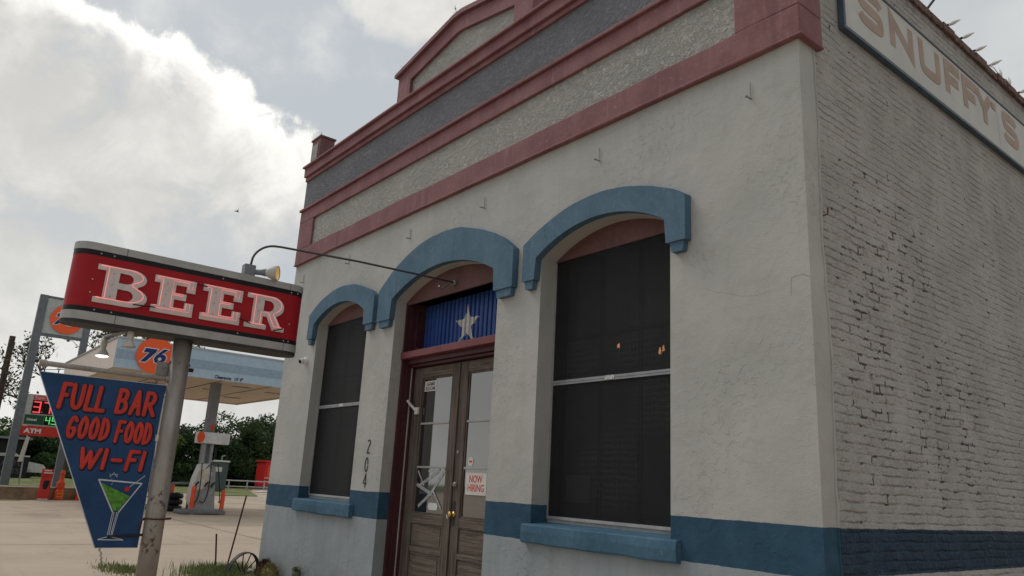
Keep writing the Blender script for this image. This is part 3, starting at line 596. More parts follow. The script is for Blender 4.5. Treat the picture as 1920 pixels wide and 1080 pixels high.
# stepped jambs both sides
for sgn, xe in ((1, -6.04), (-1, -3.77)):
    fr = MB()
    for (a, b_, y0, y1) in ((0.002, 0.035, 0.155, 0.219), (0.002, 0.05, 0.2205, 0.30), (0.002, 0.075, 0.301, 0.52)):
        xa, xb = sorted((xe + sgn * a, xe + sgn * b_)); fr.box((xa, y0, 0.0), (xb, y1, 3.87))
    fr.obj('door_jamb', 'jamb_maroon', bld, bevel=0.003)
a = MB().box((-6.004, 0.150, 0.0), (-5.992, 0.156, 3.1)); 
ar = seg_arch(-6.038, -3.772, 3.885, 0.275)
obj('arch_board', poly([[(-6.038, 3.835), (-3.772, 3.835)] + ar], 0.03, FRONT(0, 0, 0.17), -0.02), 'board_pink', bld)
mb = MB(); mb.box((-6.035, 0.13, 3.085), (-3.775, 0.46, 3.175)); mb.obj('transom_bar', 'transom_red', bld, bevel=0.006)
mb = MB(); mb.box((-5.96, 0.22, 3.02), (-3.85, 0.44, 3.083)); mb.box((-5.96, 0.27, 2.985), (-3.85, 0.44, 3.019)); mb.obj('door_head', 'jamb_maroon', bld, bevel=0.004)
# corrugated blue transom panel with a white star
yb = 0.44; x0, x1, z0, z1 = -5.99, -3.82, 3.176, 3.86
def corr(x): 
    t = ((x - x0) / 0.092) % 1.0
    return yb + (0.0 if t < 0.62 else 0.055 * math.sin((t - 0.62) / 0.38 * math.pi))
xs = np.linspace(x0, x1, 24 * 10 + 1)
mb = MB(); vs = [];
for x in xs: vs += [(x, corr(x), z0), (x, corr(x), z1)]
mb.add(vs, [(2 * i, 2 * i + 2, 2 * i + 3, 2 * i + 1) for i in range(len(xs) - 1)]); tp = mb.obj('transom_panel', 'blue_flag', bld)
# star: pieces follow the corrugation
sx_, sz_ = -4.97, 3.475; Ro = 0.275; pts = []
for i in range(10):
    a = R(90 + 36 * i); rr = Ro if i % 2 == 0 else Ro * 0.385; pts.append((sx_ + rr * 0.98 * math.cos(a), sz_ + rr * math.sin(a)))
def spans(x):
    zsx = []
    for i in range(10):
        (xa, za), (xb, zb) = pts[i], pts[(i + 1) % 10]
        if (xa - x) * (xb - x) < 0: zsx.append(za + (zb - za) * (x - xa) / (xb - xa))
    zsx.sort(); return [(max(z0 + 0.002, zsx[i]), zsx[i + 1]) for i in range(0, len(zsx) - 1, 2) if zsx[i + 1] > z0 + 0.01]
mb = MB(); xx = np.linspace(sx_ - Ro, sx_ + Ro, 121) + 1e-5
for i in range(len(xx) - 1):
    A, B = spans(xx[i] + 1e-6), spans(xx[i + 1] - 1e-6)
    if len(A) == len(B):
        for (a0, a1), (b0, b1) in zip(A, B):
            ya, yc = corr(xx[i]) - 0.003, corr(xx[i + 1]) - 0.003; mb.add([(xx[i], ya, a0), (xx[i + 1], yc, b0), (xx[i + 1], yc, b1), (xx[i], ya, a1)], [(0, 1, 2, 3)])
mb.obj('star', 'star_white', tp)
# door leaves
def leaf(xa, xb, lockside):
    d = thing_child = None
    w = xb - xa; st = 0.215 if lockside == 'r' else 0.20
    sl, sr = (0.20, 0.15) if lockside == 'r' else (0.17, 0.20)
    ga, gb = xa + sl, xb - sr
    m_ = MB(); y0, y1 = DY, DY + 0.045
    m_.box((xa, y0, 0.02), (ga, y1, 2.975)); m_.box((gb, y0, 0.02), (xb, y1, 2.975))
    st_ = m_.obj('door_leaf', 'old_wood', dr, bevel=0.004)
    m2 = MB()
    for (a, b_) in ((2.84, 2.975), (1.00, 1.115), (0.66, 0.72), (0.02, 0.30)): m2.box((ga + 0.0005, y0 + 0.001, a), (gb - 0.0005, y1 - 0.001, b_))
    m2.obj('rails', 'old_wood_rail', st_, bevel=0.003)
    m3 = MB(); m3.box((ga, y0 + 0.02, 0.30), (gb, y0 + 0.035, 0.66)); m3.box((ga, y0 + 0.02, 0.72), (gb, y0 + 0.035, 1.00))
    m3.box((ga + 0.07, y0 + 0.010, 0.36), (gb - 0.07, y0 + 0.0195, 0.60)); m3.box((ga + 0.05, y0 + 0.012, 0.745), (gb - 0.05, y0 + 0.0195, 0.975)); m3.obj('lower_panel', 'old_wood_rail', st_, bevel=0.004)
    # glazing bead
    m5 = MB()
    for (a, b_) in ((ga, ga + 0.022), (gb - 0.022, gb)): m5.box((a, y0 + 0.012, 1.116), (b_, y0 + 0.04, 2.839))
    m5.box((ga + 0.023, y0 + 0.012, 2.815), (gb - 0.023, y0 + 0.04, 2.839)); m5.box((ga + 0.023, y0 + 0.012, 1.116), (gb - 0.023, y0 + 0.04, 1.135)); m5.obj('bead', 'old_wood', st_)
    m4 = MB()
    for z in (1.685, 2.235): m4.box((ga + 0.0225, y0 + 0.006, z - 0.013), (gb - 0.0225, y0 + 0.04, z + 0.013))
    m4.obj('glazing_bars', 'grey_trim', st_, bevel=0.003)
    for (a, b_) in ((1.135, 1.672), (1.698, 2.222), (2.248, 2.815)):
        MB().box((ga + 0.0225, y0 + 0.024, a), (gb - 0.0225, y0 + 0.028, b_)).obj('pane', 'window_glass', st_)
    return st_, ga, gb
L1, ga1, gb1 = leaf(-5.965, -4.915, 'r'); L2, ga2, gb2 = leaf(-4.895, -3.845, 'l')
mb = MB().box((-4.935, DY - 0.020, 0.02), (-4.885, DY - 0.001, 2.97)); mb.obj('astragal', 'old_wood', dr, bevel=0.005)
MB().box((-5.985, 0.29, 0.0), (-5.968, 0.339, 2.98)).obj('weather_strip', 'grey_trim', dr)
F = FRONT(0, 0, DY)
# lock, knob
MB().lathe([(0.0, 0.035), (0.022, 0.034), (0.034, 0.02), (0.036, 0.0)], 14, Matrix.Translation((-4.835, DY, 1.49)) @ Matrix.Rotation(R(90), 4, 'X')).obj('deadbolt', 'steel_old', L2, smooth=True)
MB().box((-4.862, DY - 0.004, 1.02), (-4.806, DY - 0.0005, 1.30)).obj('lock_plate', 'iron_dark', L2)
kb = MB().lathe([(0.0, 0.075), (0.025, 0.072), (0.036, 0.055), (0.030, 0.035), (0.012, 0.025), (0.012, 0.01), (0.034, 0.008), (0.034, 0.0)], 16, Matrix.Translation((-4.835, DY - 0.004, 1.15)) @ Matrix.Rotation(R(90), 4, 'X')); kb.obj('knob', 'brass', L2, smooth=True)
MB().tube([(-4.86, DY - 0.06, 1.12), (-4.89, DY - 0.05, 1.10), (-4.93, DY - 0.035, 1.14)], 0.006, 6).obj('thumb_latch', 'white_plastic', L2)
MB().lathe([(0.0, 0.01), (0.02, 0.008), (0.022, 0.0)], 12, Matrix.Translation((-4.83, DY, 1.87)) @ Matrix.Rotation(R(90), 4, 'X')).obj('keyhole_cover', 'steel_old', L2)
# door alarm / closer stub on left stile
MB().box((-5.86, DY - 0.03, 2.36), (-5.79, DY - 0.001, 2.45)).tube([(-5.84, DY - 0.025, 2.41), (-5.93, DY - 0.07, 2.50), (-5.96, DY - 0.09, 2.54)], 0.018, 8).obj('door_contact', 'white_plastic', L1)
# papers on the glass: top-level things
def paper(name, x0, x1, z0, z1, label, lines, ink, size, m_='paper', sx=1.0):
    t = thing(name, label, 'notice', (x0, DY, z0)); yy = DY + 0.0215
    MB().box((x0, yy, z0), (x1, yy + 0.002, z1)).obj('sheet', m_, t)
    for (tx, x, z) in lines: obj('lettering', text(tx, size, FRONT(x, z, yy), 0.001, 0.002, 0, 'CENTER', sx, 0.0002), ink, t)
    return t
paper('paper_notice', -5.73, -5.45, 2.655, 2.79, 'white paper sign reading GAME ROOM at the top of the left door glass', [('GAME', -5.59, 2.728), ('ROOM', -5.59, 2.668)], 'ink_grey', 0.065, sx=1.15)
paper('paper_notice', -4.665, -4.26, 1.385, 1.635, 'white paper with red handwriting NOW HIRING on the right door glass', [('NOW', -4.47, 1.525), ('HIRING', -4.46, 1.425)], 'ink_red', 0.115, sx=0.85)
t = thing('round_sticker', 'small round pale sticker with red marks on the right door glass', 'sticker', (-4.55, DY, 1.75))
obj('disc', poly([arc(-4.585, 1.762, 0.052, 0, 350, 24)], 0.002, FRONT(0, 0, DY + 0.0215)), 'paper', t); MB().box((-4.615, DY + 0.018, 1.752), (-4.555, DY + 0.0192, 1.774)).obj('print', 'ink_red', t)
t = thing('oval_sticker', 'pale rounded clear patch stuck on the lower left door pane', 'sticker', (-5.33, DY, 1.22))
rr = arc(-5.33 + 0.065, 1.215, 0.042, -90, 90, 8) + arc(-5.33 - 0.065, 1.215, 0.042, 90, 270, 8); obj('patch', poly([rr], 0.002, FRONT(0, 0, DY + 0.0215)), 'sticker_clear', t)
t = thing('tape_repair', 'crossed strips of clear tape over the cracked lower left door pane', 'tape', (-5.4, DY, 1.4))
for i, (a, b_) in enumerate((((-5.74, 1.47), (-5.36, 1.36)), ((-5.70, 1.44), (-5.22, 1.66)), ((-5.40, 1.36), (-5.11, 1.66)), ((-5.66, 1.20), (-5.38, 1.38)), ((-5.36, 1.42), (-5.14, 1.20)), ((-5.48, 1.64), (-5.10, 1.63)), ((-5.72, 1.64), (-5.55, 1.46)))):
    d = (Vector(b_) - Vector(a)).normalized(); n = Vector((-d.y, d.x)) * (0.020 if i < 4 else 0.012); a = Vector(a); b_ = Vector(b_)
    obj('strip', poly([[tuple(a + n), tuple(a - n), tuple(b_ - n * 1.2), tuple(b_ + n * 0.8)]], 0.0008, FRONT(0, 0, DY + 0.0225), 0.0012 * i), 'tape', t)
# sparrow-like scrap on transom ledge
t = thing('leaf_scrap', 'crumpled pale scrap lying on the left end of the red transom bar', 'debris', (-5.85, 0.2, 3.18))
mb = MB(); n = 30
for i in range(n):
    p = Vector((-5.86 + rnd.uniform(-0.10, 0.10), 0.26 + rnd.uniform(-0.05, 0.05), 3.185 + rnd.uniform(0, 0.045))); s_ = 0.03
    a = Vector((rnd.uniform(-1, 1), rnd.uniform(-1, 1), rnd.uniform(-1, 1))) * s_; b_ = Vector((rnd.uniform(-1, 1), rnd.uniform(-1, 1), rnd.uniform(-1, 1))) * s_
    mb.add([p, p + a, p + b_], [(0, 1, 2)])
mb.obj('scrap', 'rust', t)
# house number 204 as stroke figures on the pier
def stroke(mb, path, r, T, n=8): mb.fl = 0.35; mb.tube(path, r, n, T, flat=(0, 1, 0))
num = {'2': [arc(0, 0.075, 0.028, 160, -20, 8) + [(0.0, 0.02), (-0.03, -0.06)] + [(-0.03, -0.062), (0.0, -0.055), (0.032, -0.062)]],
       '0': [arc(0, 0.015, 0.030, 0, 350, 18, 0.085)], '4': [[(0.012, 0.10), (-0.038, -0.02), (0.035, -0.02)], [(0.012, 0.10), (0.012, -0.07)]]}
for ch, z in (('2', 1.90), ('0', 1.67), ('4', 1.465)):
    mb = MB()
    for s_ in num[ch]: mb.fl = 0.35; mb.tube([(p[0] * 1.25, p[1] * 1.05, 0.006) for p in s_], 0.0090, 8, FRONT(-6.44 + (0.02 if ch == '2' else 0), z, 0), flat=(0, 1, 0))
    mb.obj('house_number', 'black_paint', bld)
# hooks
for x in (-0.444, -2.198, -4.125, -5.823, -7.638, -9.333):
    mb = MB().tube([(x, 0.0, 4.72), (x, -0.055, 4.716), (x, -0.066, 4.72)], 0.007, 6); mb.tube([(x, -0.012, 4.72), (x + 0.002, -0.012, 4.86)], 0.004, 5); mb.lathe([(0, 0.008), (0.014, 0.004), (0.014, -0.005), (0, -0.008)], 8, Matrix.Translation((x, -0.065, 4.717))); mb.obj('wall_hook', 'steel_old', bld)
for y, z in ((0.235, 3.64),):
    MB().tube([(0.0, y, z), (0.035, y, z), (0.04, y, z + 0.05)], 0.006, 6).obj('side_hook', 'rust', bld)
# fine cracks in plaster (stepped line near the corner)
mb = MB()
def crackline(pts, w): 
    for i in range(len(pts) - 1):
        a, b_ = Vector(pts[i]), Vector(pts[i + 1]); d = (b_ - a).normalized(); n = Vector((-d.y, d.x)) * w / 2
        mb.add([FRONT()((*(a + n), 0.0015)), FRONT()((*(a - n), 0.0015)), FRONT()((*(b_ - n), 0.0015)), FRONT()((*(b_ + n), 0.0015))], [(0, 1, 2, 3)])
crackline([(-0.16, 2.98), (-0.155, 3.06), (-0.15, 3.12), (-0.06, 3.13), (0.0, 3.10)], 0.0022)
crackline([(-0.95, 3.18), (-0.83, 3.12), (-0.70, 3.09), (-0.6, 3.05), (-0.45, 3.03), (-0.33, 3.05)], 0.0012); crackline([(-0.95, 3.48), (-0.90, 3.33), (-0.84, 3.27)], 0.0012)
mb.obj('hairline_crack', 'crack_grey', bld)
# weeds rooted in the parapet
def weed(x, y, z, h, n, label):
    mb = MB()
    for i in range(n):
        a = rnd.uniform(0, 6.28); l = h * rnd.uniform(0.5, 1); dx_, dy_ = math.cos(a) * l * 0.4, math.sin(a) * l * 0.4
        mb.tube([(x, y, z), (x + dx_ * 0.4, y + dy_ * 0.4, z + l * 0.6), (x + dx_, y + dy_, z + l)], [0.004, 0.003, 0.002], 4)
        for k in range(5):
            p = Vector((x + dx_ * (0.5 + 0.12 * k), y + dy_ * (0.5 + 0.12 * k), z + l * (0.6 + 0.09 * k))); q = Vector((rnd.uniform(-1, 1), rnd.uniform(-1, 1), rnd.uniform(-1, 1))) * 0.02
            mb.add([p, p + q, p + Vector((q.y, -q.x, abs(q.z)))], [(0, 1, 2)])
    tag(mb.obj('weed', 'weed'), label, 'plant', 'weeds growing on top of the parapets')
weed(-9.6, 0.1, 7.54, 0.14, 5, 'small weed on top of the far left corner pier'); weed(-7.3, 0.0, 6.96, 0.10, 5, 'thin weed on the cornice left of the pediment')
weed(-6.55, 0.05, 7.56, 0.16, 5, 'weed at the low left end of the pediment coping'); weed(-5.75, 0.05, 7.72, 0.12, 9, 'bushy weed halfway up the left slope of the pediment'); weed(-5.12, 0.0, 7.84, 0.14, 7, 'weed near the peak of the pediment coping')
weed(-8.4, 0.0, 6.96, 0.07, 4, 'tiny weed on the cornice nearest the far left pier')
weed(-0.05, 5.15, 6.60, 0.12, 14, 'dry reddish weed on the side parapet at the far end of the bulb row')

# ------------------------------------------------------------------ dome camera
cx_, cz_ = -8.80, 3.30
t = thing('security_camera', 'white dome security camera mounted left of the narrow left window', 'camera', (cx_, 0, cz_))
Mx = Matrix.Translation((cx_, 0, cz_)) @ Matrix.Rotation(R(90), 4, 'X')
MB().lathe([(0.0, 0.05), (0.055, 0.048), (0.062, 0.04), (0.064, 0.0)], 20, Mx).obj('base', 'white_plastic', t, smooth=True)
Md = Matrix.Translation((cx_ + 0.0, -0.075, cz_ - 0.01)) @ Vector((0.22, -0.9, -0.28)).to_track_quat('Z', 'Y').to_matrix().to_4x4()
MB().lathe([(0.0, 0.050), (0.033, 0.046), (0.042, 0.03), (0.046, 0.0), (0.040, -0.03), (0.02, -0.045)], 18, Md).obj('housing', 'white_plastic', t, smooth=True)
MB().lathe([(0.0, 0.056), (0.026, 0.0555), (0.034, 0.049)], 18, Md).obj('lens', 'dark_glass', t, smooth=True)

# ------------------------------------------------------------------ side wall sign
t = thing('side_wall_sign', 'long white sign board with faded tan letters high on the side wall', 'sign', (0.05, 0.67, 5.45))
for ya, yb_ in ((0.70, 4.168), (4.176, 7.6)): MB().box((0.02, ya, 5.50), (0.05, yb_, 6.12)).obj('panel', 'panel_white', t)
mb = MB(); mb.box((0.005, 0.665, 5.465), (0.060, 7.65, 5.499)); mb.box((0.005, 0.665, 6.121), (0.060, 7.65, 6.145)); mb.box((0.005, 0.665, 5.4995), (0.060, 0.699, 6.1205)); mb.box((0.005, 7.601, 5.4995), (0.075, 7.65, 6.1205)); mb.obj('frame', 'frame_blue', t, bevel=0.004)
def ribbon(pts, w, T, w0, d=0.003):
    """mitred stroke as one polygon"""
    P = [Vector(p) for p in pts]; L_, R_ = [], []
    for i in range(len(P)):
        e1 = (P[i] - P[i - 1]).normalized() if i > 0 else None; e2 = (P[i + 1] - P[i]).normalized() if i < len(P) - 1 else None
        e1 = e1 or e2; e2 = e2 or e1; n1 = Vector((-e1.y, e1.x)); n2 = Vector((-e2.y, e2.x)); b_ = n1 + n2; k = b_.length; b_ = b_ / k * (w / 2) / max(0.45, k / 2)
        L_.append(tuple(P[i] + b_)); R_.append(tuple(P[i] - b_))
    return poly([L_ + R_[::-1]], d, T, w0)
def letters(parent, specs, h, T0, m_, wst, w0=0.0):
    k = 0
    for ch, x, w in specs:
        S = []
        if ch == 'S': S = [[(w * .98, .80), (w * .88, 1 - .08), (w * .12, 1 - .08), (0.05, .86), (0.05, .62), (w * .15, .52), (w * .85, .48), (w - .03, .40), (w - .03, .16), (w * .86, .08), (w * .14, .08), (0.03, .22)]]
        elif ch == 'N': S = [[(0.07, 0), (0.07, .86), (w - .07, .14), (w - .07, 1)]]
        elif ch == 'U': S = [[(0.07, 1), (0.07, .2), (0.18, .08), (w - .18, .08), (w - .07, .2), (w - .07, 1)]]
        elif ch == 'F': S = [[(0.07, 0), (0.07, .92), (w, .92)], [(0.14, .50), (w * .85, .50)]]
        elif ch == 'Y': S = [[(0.04, 1), (w / 2, .5), (w / 2, 0)], [(w - .04, 1), (w / 2 + .03, .52)]]
        elif ch == "'": S = [[(0.07, 1), (0.05, .76)]]
        elif ch == 'I': S = [[(0.07, 0), (0.07, 1)]]
        for s_ in S:
            if ch in 'SU':
                q = MB(); q.fl = 0.02; sm = smoothp(s_, 2); e0 = (Vector(sm[0]) - Vector(sm[1])).normalized() * 0.02; sm = [tuple(Vector(sm[0]) + e0)] + sm
                q.tube([(x + a * h, b_ * h, w0) for a, b_ in sm], wst / 2, 12, T0, flat=(1, 0, 0)); q.obj('letter', m_, parent, smooth=True); k += 1; continue
            obj('letter', ribbon([(x + a * h, b_ * h) for a, b_ in s_], wst, T0, w0 + 0.0004 * k, 0.0003), m_, parent); k += 1
hh = 0.36
letters(t, [('S', 0.98, 1.12), ('N', 1.58, 1.22), ('U', 2.20, 1.18), ('F', 2.79, 1.0), ('F', 3.24, 0.98), ('Y', 3.60, 1.1), ("'", 4.06, 0.3), ('S', 4.36, 1.1), ('I', 5.14, 0.3)], hh, SIDE(0, 5.695, 0.05), 'letter_faded', 0.112, 0.001)

# string of large bulbs and gooseneck on the side parapet
t = thing('string_lights', 'string of large pale bulbs along the top of the side parapet', 'string lights', (0, 2.6, 6.6))
ys = [3.06, 3.42, 3.78, 4.22, 4.62, 4.90, 5.14, 5.5, 5.9]
wire = []
for i, y in enumerate(ys):
    a = R(rnd.uniform(-25, 25)); dv = Vector((1.0, 0.12 * math.sin(a * 3), 0.05 + 0.35 * math.sin(a))).normalized()
    if i in (4, 5): dv = Vector((-0.1, 0.05, 1)).normalized()
    base = Vector((0.01, y, 6.615)); Mq = Matrix.Translation(base) @ dv.to_track_quat('Z', 'Y').to_matrix().to_4x4()
    b_ = MB().lathe([(0.0, 0.150), (0.007, 0.140), (0.019, 0.100), (0.024, 0.070), (0.020, 0.035), (0.014, 0.03)], 10, Mq).obj('bulb', 'bulb_clear', t, smooth=True)
    MB().lathe([(0.0, 0.032), (0.014, 0.03), (0.014, -0.01), (0.0, -0.012)], 8, Mq).obj('socket', 'white_plastic' if i in (3, 4, 5) else 'black_paint', b_)
    wire += [tuple(base)] + ([tuple(base + Vector((0, 0.17, 0.05 if i in (3, 4) else -0.01)))])
MB().tube(wire, 0.004, 5).obj('wire', 'black_paint', t)
t = thing('parapet_lamp_arm', 'thin curved lamp arm rising from the side parapet above the sign', 'lamp', (0, 2.58, 6.6))
MB().tube([(-0.05, 2.58, 6.58)] + [(0.0 + 0.9 * s_, 2.62 + 0.12 * s_, 6.62 + 0.42 * math.sin(s_ * 2.4)) for s_ in np.linspace(0, 1, 12)], 0.014, 8).obj('arm', 'conduit', t, smooth=True)
MB().lathe([(0.03, 0.10), (0.05, 0.06), (0.13, 0.0)], 16, Matrix.Translation((0.90, 2.74, 6.80))).obj('shade', 'conduit', t, smooth=True)

# ------------------------------------------------------------------ beer sign on its pole
px, py = -4.90, -2.925
t = thing('beer_sign', 'red BEER sign with neon letters on a rusted silver pole', 'sign', (px, py, 0)); BS = t
MB().tube([(px, py - 0.02, 0), (px, py - 0.03, 1.4), (px, py - 0.035, 2.74)], 0.088, 24).obj('pole', 'pole_paint', t, smooth=False)
for p in t.children[0].data.polygons: p.use_smooth = len(p.vertices) == 4
def stad(y0, y1, r, n=12):   # plan outline (x, y)
    return [(r * math.cos(a), y1 - r + r * math.sin(a)) for a in np.linspace(0, math.pi, n)] + [(-r * math.cos(a), y0 + r - r * math.sin(a)) for a in np.linspace(0, math.pi, n)]
def stad_box(name, y0, y1, r, z0, z1, m_, bev=0.0):
    T = lambda p: (px + p[0], p[1], p[2]); return obj(name, poly([stad(y0, y1, r)], z1 - z0, T, z0), m_, t, bevel=bev)
Y0, Y1 = -4.035, -1.825
stad_box('face', Y0 + 0.005, Y1 - 0.005, 0.148, 2.822, 3.392, 'sign_red')
for p in BS.children[-1].data.polygons: pass
stad_box('lower_trim', Y0, Y1, 0.155, 2.745, 2.8213, 'sign_silver', 0.004); stad_box('upper_trim', Y0, Y1, 0.155, 3.393, 3.462, 'sign_silver', 0.004)
stad_box('underside', Y0 + 0.004, Y1 - 0.004, 0.152, 2.712, 2.7445, 'sign_under'); stad_box('lower_stripe', Y0 + 0.003, Y1 - 0.003, 0.150, 2.8218, 2.866, 'sign_black'); stad_box('upper_stripe', Y0 + 0.003, Y1 - 0.003, 0.150, 3.345, 3.3925, 'sign_black')
FX = px + 0.148; S = SIDE(0, 0, FX)
def Eo(): return [[(0, 0), (1, 0), (1, .37), (.78, .37), (.78, .19), (.52, .19), (.52, .42), (.80, .42), (.80, .60), (.52, .60), (.52, .82), (.78, .82), (.78, .66), (1, .66), (1, 1), (0, 1), (0, .81), (.14, .81), (.14, .19), (0, .19)]]
def Bo():
    o = [(0, 0), (.66, 0)] + arc(.66, .27, .34, -80, 70, 9, .27) + [(.80, .53)] + arc(.64, .765, .30, -60, 88, 9, .235) + [(0, 1), (0, .86), (.16, .86), (.16, .14), (0, .14)]
    h1 = [(.42, .14), (.60, .14)] + arc(.60, .285, .13, -80, 80, 6, .145) + [(.42, .43)]; h2 = [(.42, .59), (.58, .59)] + arc(.58, .725, .11, -80, 80, 6, .13) + [(.42, .86)]
    return [o, h1, h2]
def Ro():
    o = [(0, 0), (.55, 0), (.55, .14), (.44, .14), (.44, .38), (.54, .38), (.72, 0.0), (1.02, 0), (1.02, .13), (.93, .13), (.78, .42)] + arc(.64, .70, .32, -50, 88, 10, .30) + [(0, 1), (0, .86), (.16, .86), (.16, .14), (0, .14)]
    h1 = [(.44, .54), (.58, .54)] + arc(.58, .70, .12, -80, 80, 6, .155) + [(.44, .86)]
    return [o, h1]
hL = 0.355; zL = 2.915
for i, (ch, ya, yb_) in enumerate((('B', -3.835, -3.385), ('E', -3.345, -2.965), ('E', -2.895, -2.505), ('R', -2.455, -2.045))):
    ol = {'B': Bo, 'E': Eo, 'R': Ro}[ch](); w = yb_ - ya; zz_ = zL + 0.004 * i
    sc = [[(ya + a * w, zz_ + b_ * hL) for a, b_ in q] for q in ol]
    lt = obj('letter', poly(sc, 0.012, S, 0.001), 'letter_white', BS)
    ins = inset(sc[0], 0.023); ins = [((a - (ya + w / 2)) * 0.97 + ya + w / 2 - 0.012, (b_ - zz_ - hL / 2) * 0.97 + zz_ + hL / 2 + 0.012) for a, b_ in ins]
    mb = MB().tube([(a, b_, 0.045) for a, b_ in ins], 0.0036, 6, S, closed=True); mb.obj('neon_tube', 'neon', lt, smooth=True)
    mb = MB()
    for k in (0.2, 0.5, 0.8): mb.tube([(ya + w * 0.3, zz_ + hL * k, 0.012), (ya + w * 0.3, zz_ + hL * k, 0.045)], 0.0022, 5, S)
    mb.obj('tube_stand', 'black_paint', lt)
for a, b_ in (((-3.50, 2.945), (-3.31, 2.955)), ((-2.52, 2.99), (-2.40, 2.96)), ((-2.16, 2.925), (-2.06, 2.96)), ((-2.97, 3.25), (-2.87, 3.245))): MB().tube([(a[0], a[1], 0.045), (b_[0], b_[1], 0.045)], 0.0065, 6, S).obj('tube_link', 'black_paint', BS)
mb = MB()
for y, z in ((-3.83, 3.368), (-3.72, 3.368), (-3.86, 3.12), (-3.86, 3.00), (-2.72, 3.368), (-2.0, 3.368), (-1.93, 3.368), (-3.8, 2.845), (-3.66, 2.845), (-2.5, 2.845), (-2.02, 2.845), (-1.97, 2.845), (-1.98, 3.03)):
    mb.lathe([(0, 0.006), (0.007, 0.004), (0.008, 0)], 8, Matrix.Translation((FX + (0.002 if z > 3.3 or z < 2.9 else 0), y, z)) @ Matrix.Rotation(R(90), 4, 'Y'))
mb.obj('rivets', 'sign_silver', BS)
mb = MB()
for y in (-3.62, -2.02):
    for z0_, z1_ in ((2.746, 2.82), (3.394, 3.461)): mb.box((FX + 0.0075, y, z0_), (FX + 0.0085, y + 0.004, z1_))
mb.obj('trim_joint', 'sign_black', BS)
# cross pipe with plate, hangs the blue board
mb = MB().tube([(px, -3.02, 2.325), (px, -4.10, 2.335)], 0.024, 14); mb.tube([(px, -4.06, 2.335), (px, -4.115, 2.335)], 0.031, 14); mb.tube([(px, -3.07, 2.325), (px, -3.01, 2.325)], 0.034, 14); mb.obj('cross_pipe', 'pole_paint', BS, smooth=False)
MB().box((px - 0.045, -3.155, 2.345), (px - 0.035, -2.99, 2.485)).obj('mounting_plate', 'steel_old', BS)
mb = MB().tube([(px, -3.05, 2.49), (px - 0.02, -2.86, 2.48)], 0.016, 8); mb.tube([(px, -3.01, 2.50), (px, -3.01, 2.44)], 0.018, 8); mb.tube([(px - 0.02, -2.86, 2.44), (px - 0.02, -2.82, 2.44)], 0.02, 8); mb.obj('plate_bolt', 'rust', BS)
# conduit down the pole and clamps
mb = MB().tube([(px, -3.02, 2.20), (px, -3.030, 2.19), (px, -3.042, 2.14), (px, -3.048, 1.75), (px, -3.040, 1.62), (px + 0.02, -3.02, 1.50)], 0.010, 8); mb.tube([(px, -3.045, 1.80), (px, -3.045, 1.74)], 0.022, 8); mb.tube([(px, -3.02, 2.22), (px, -3.036, 2.16)], 0.020, 8); mb.obj('conduit', 'lamp_white', BS)
mb = MB(); ring = [(px + 0.098 * math.cos(a), py - 0.025 + 0.098 * math.sin(a), 1.045) for a in np.linspace(0, 2 * math.pi, 20)[:-1]]; mb.tube(ring, 0.007, 5, closed=True); mb.tube([(px, py + 0.07, 1.045), (px, py + 0.115, 1.05)], 0.010, 6); mb.tube([(px, -3.02, 1.045), (px, -3.06, 1.03), (px, -3.07, 0.95)], 0.008, 6); mb.obj('pole_clamp', 'rust', BS)
# two flood lamps under the sign
def par(nm, base, d, lit, m_glow):
    d = Vector(d).normalized(); Mq = Matrix.Translation(base) @ d.to_track_quat('Z', 'Y').to_matrix().to_4x4()
    h = MB().lathe([(0.0, -0.01), (0.028, -0.005), (0.030, 0.07), (0.022, 0.09), (0.026, 0.10), (0.058, 0.155), (0.062, 0.170), (0.060, 0.172)], 18, Mq).obj(nm, 'lamp_white', None, smooth=True)
    gl = MB().lathe([(0.059, 0.168), (0.04, 0.178), (0.0, 0.182)], 18, Mq).obj('lens', m_glow, h, smooth=True); return h
l1 = par('flood_lamp', (px + 0.08, -3.452, 2.735), (0.02, 0.0, -1), False, 'lamp_white'); l2 = par('flood_lamp', (px - 0.25, -3.60, 2.66), (0.10, 0.0, -1), True, 'lamp_lit')
for l_ in (l1, l2): l_.parent = BS; l_.matrix_parent_inverse = BS.matrix_world.inverted()
MB().tube([(px + 0.08, -3.452, 2.745), (px - 0.02, -3.50, 2.71), (px - 0.25, -3.60, 2.67)], 0.022, 8).tube([(px + 0.08, -3.452, 2.715), (px + 0.08, -3.452, 2.775)], 0.034, 10).obj('lamp_bracket', 'steel_old', BS, smooth=True)

# ------------------------------------------------------------------ blue hanging board
BX = px
t = thing('hanging_board', 'blue tapered board painted FULL BAR GOOD FOOD WI-FI with a martini glass', 'sign', (BX, -3.5, 2.27)); HB = t
S = SIDE(0, 0, BX)
ol = [(-4.095, 2.258), (-3.048, 2.262), (-3.062, 0.795), (-3.405, 0.795)]
obj('board', poly([ol], 0.024, S, -0.024), 'board_blue', HB); obj('board_edge', poly([[(a * 1.0, b_) for a, b_ in inset(ol, -0.006)]], 0.020, S, -0.0255), 'board_white', HB)
mb = MB()
for y in (-3.955, -3.135):
    mb.tube([(y, 2.315, -0.01), (y + 0.012, 2.30, -0.01), (y, 2.285, -0.01), (y - 0.012, 2.30, -0.01)], 0.0045, 5, S, closed=True); mb.tube([(y, 2.288, -0.01), (y, 2.25, -0.01)], 0.0045, 5, S)
mb.obj('eye_hook', 'rust', HB)
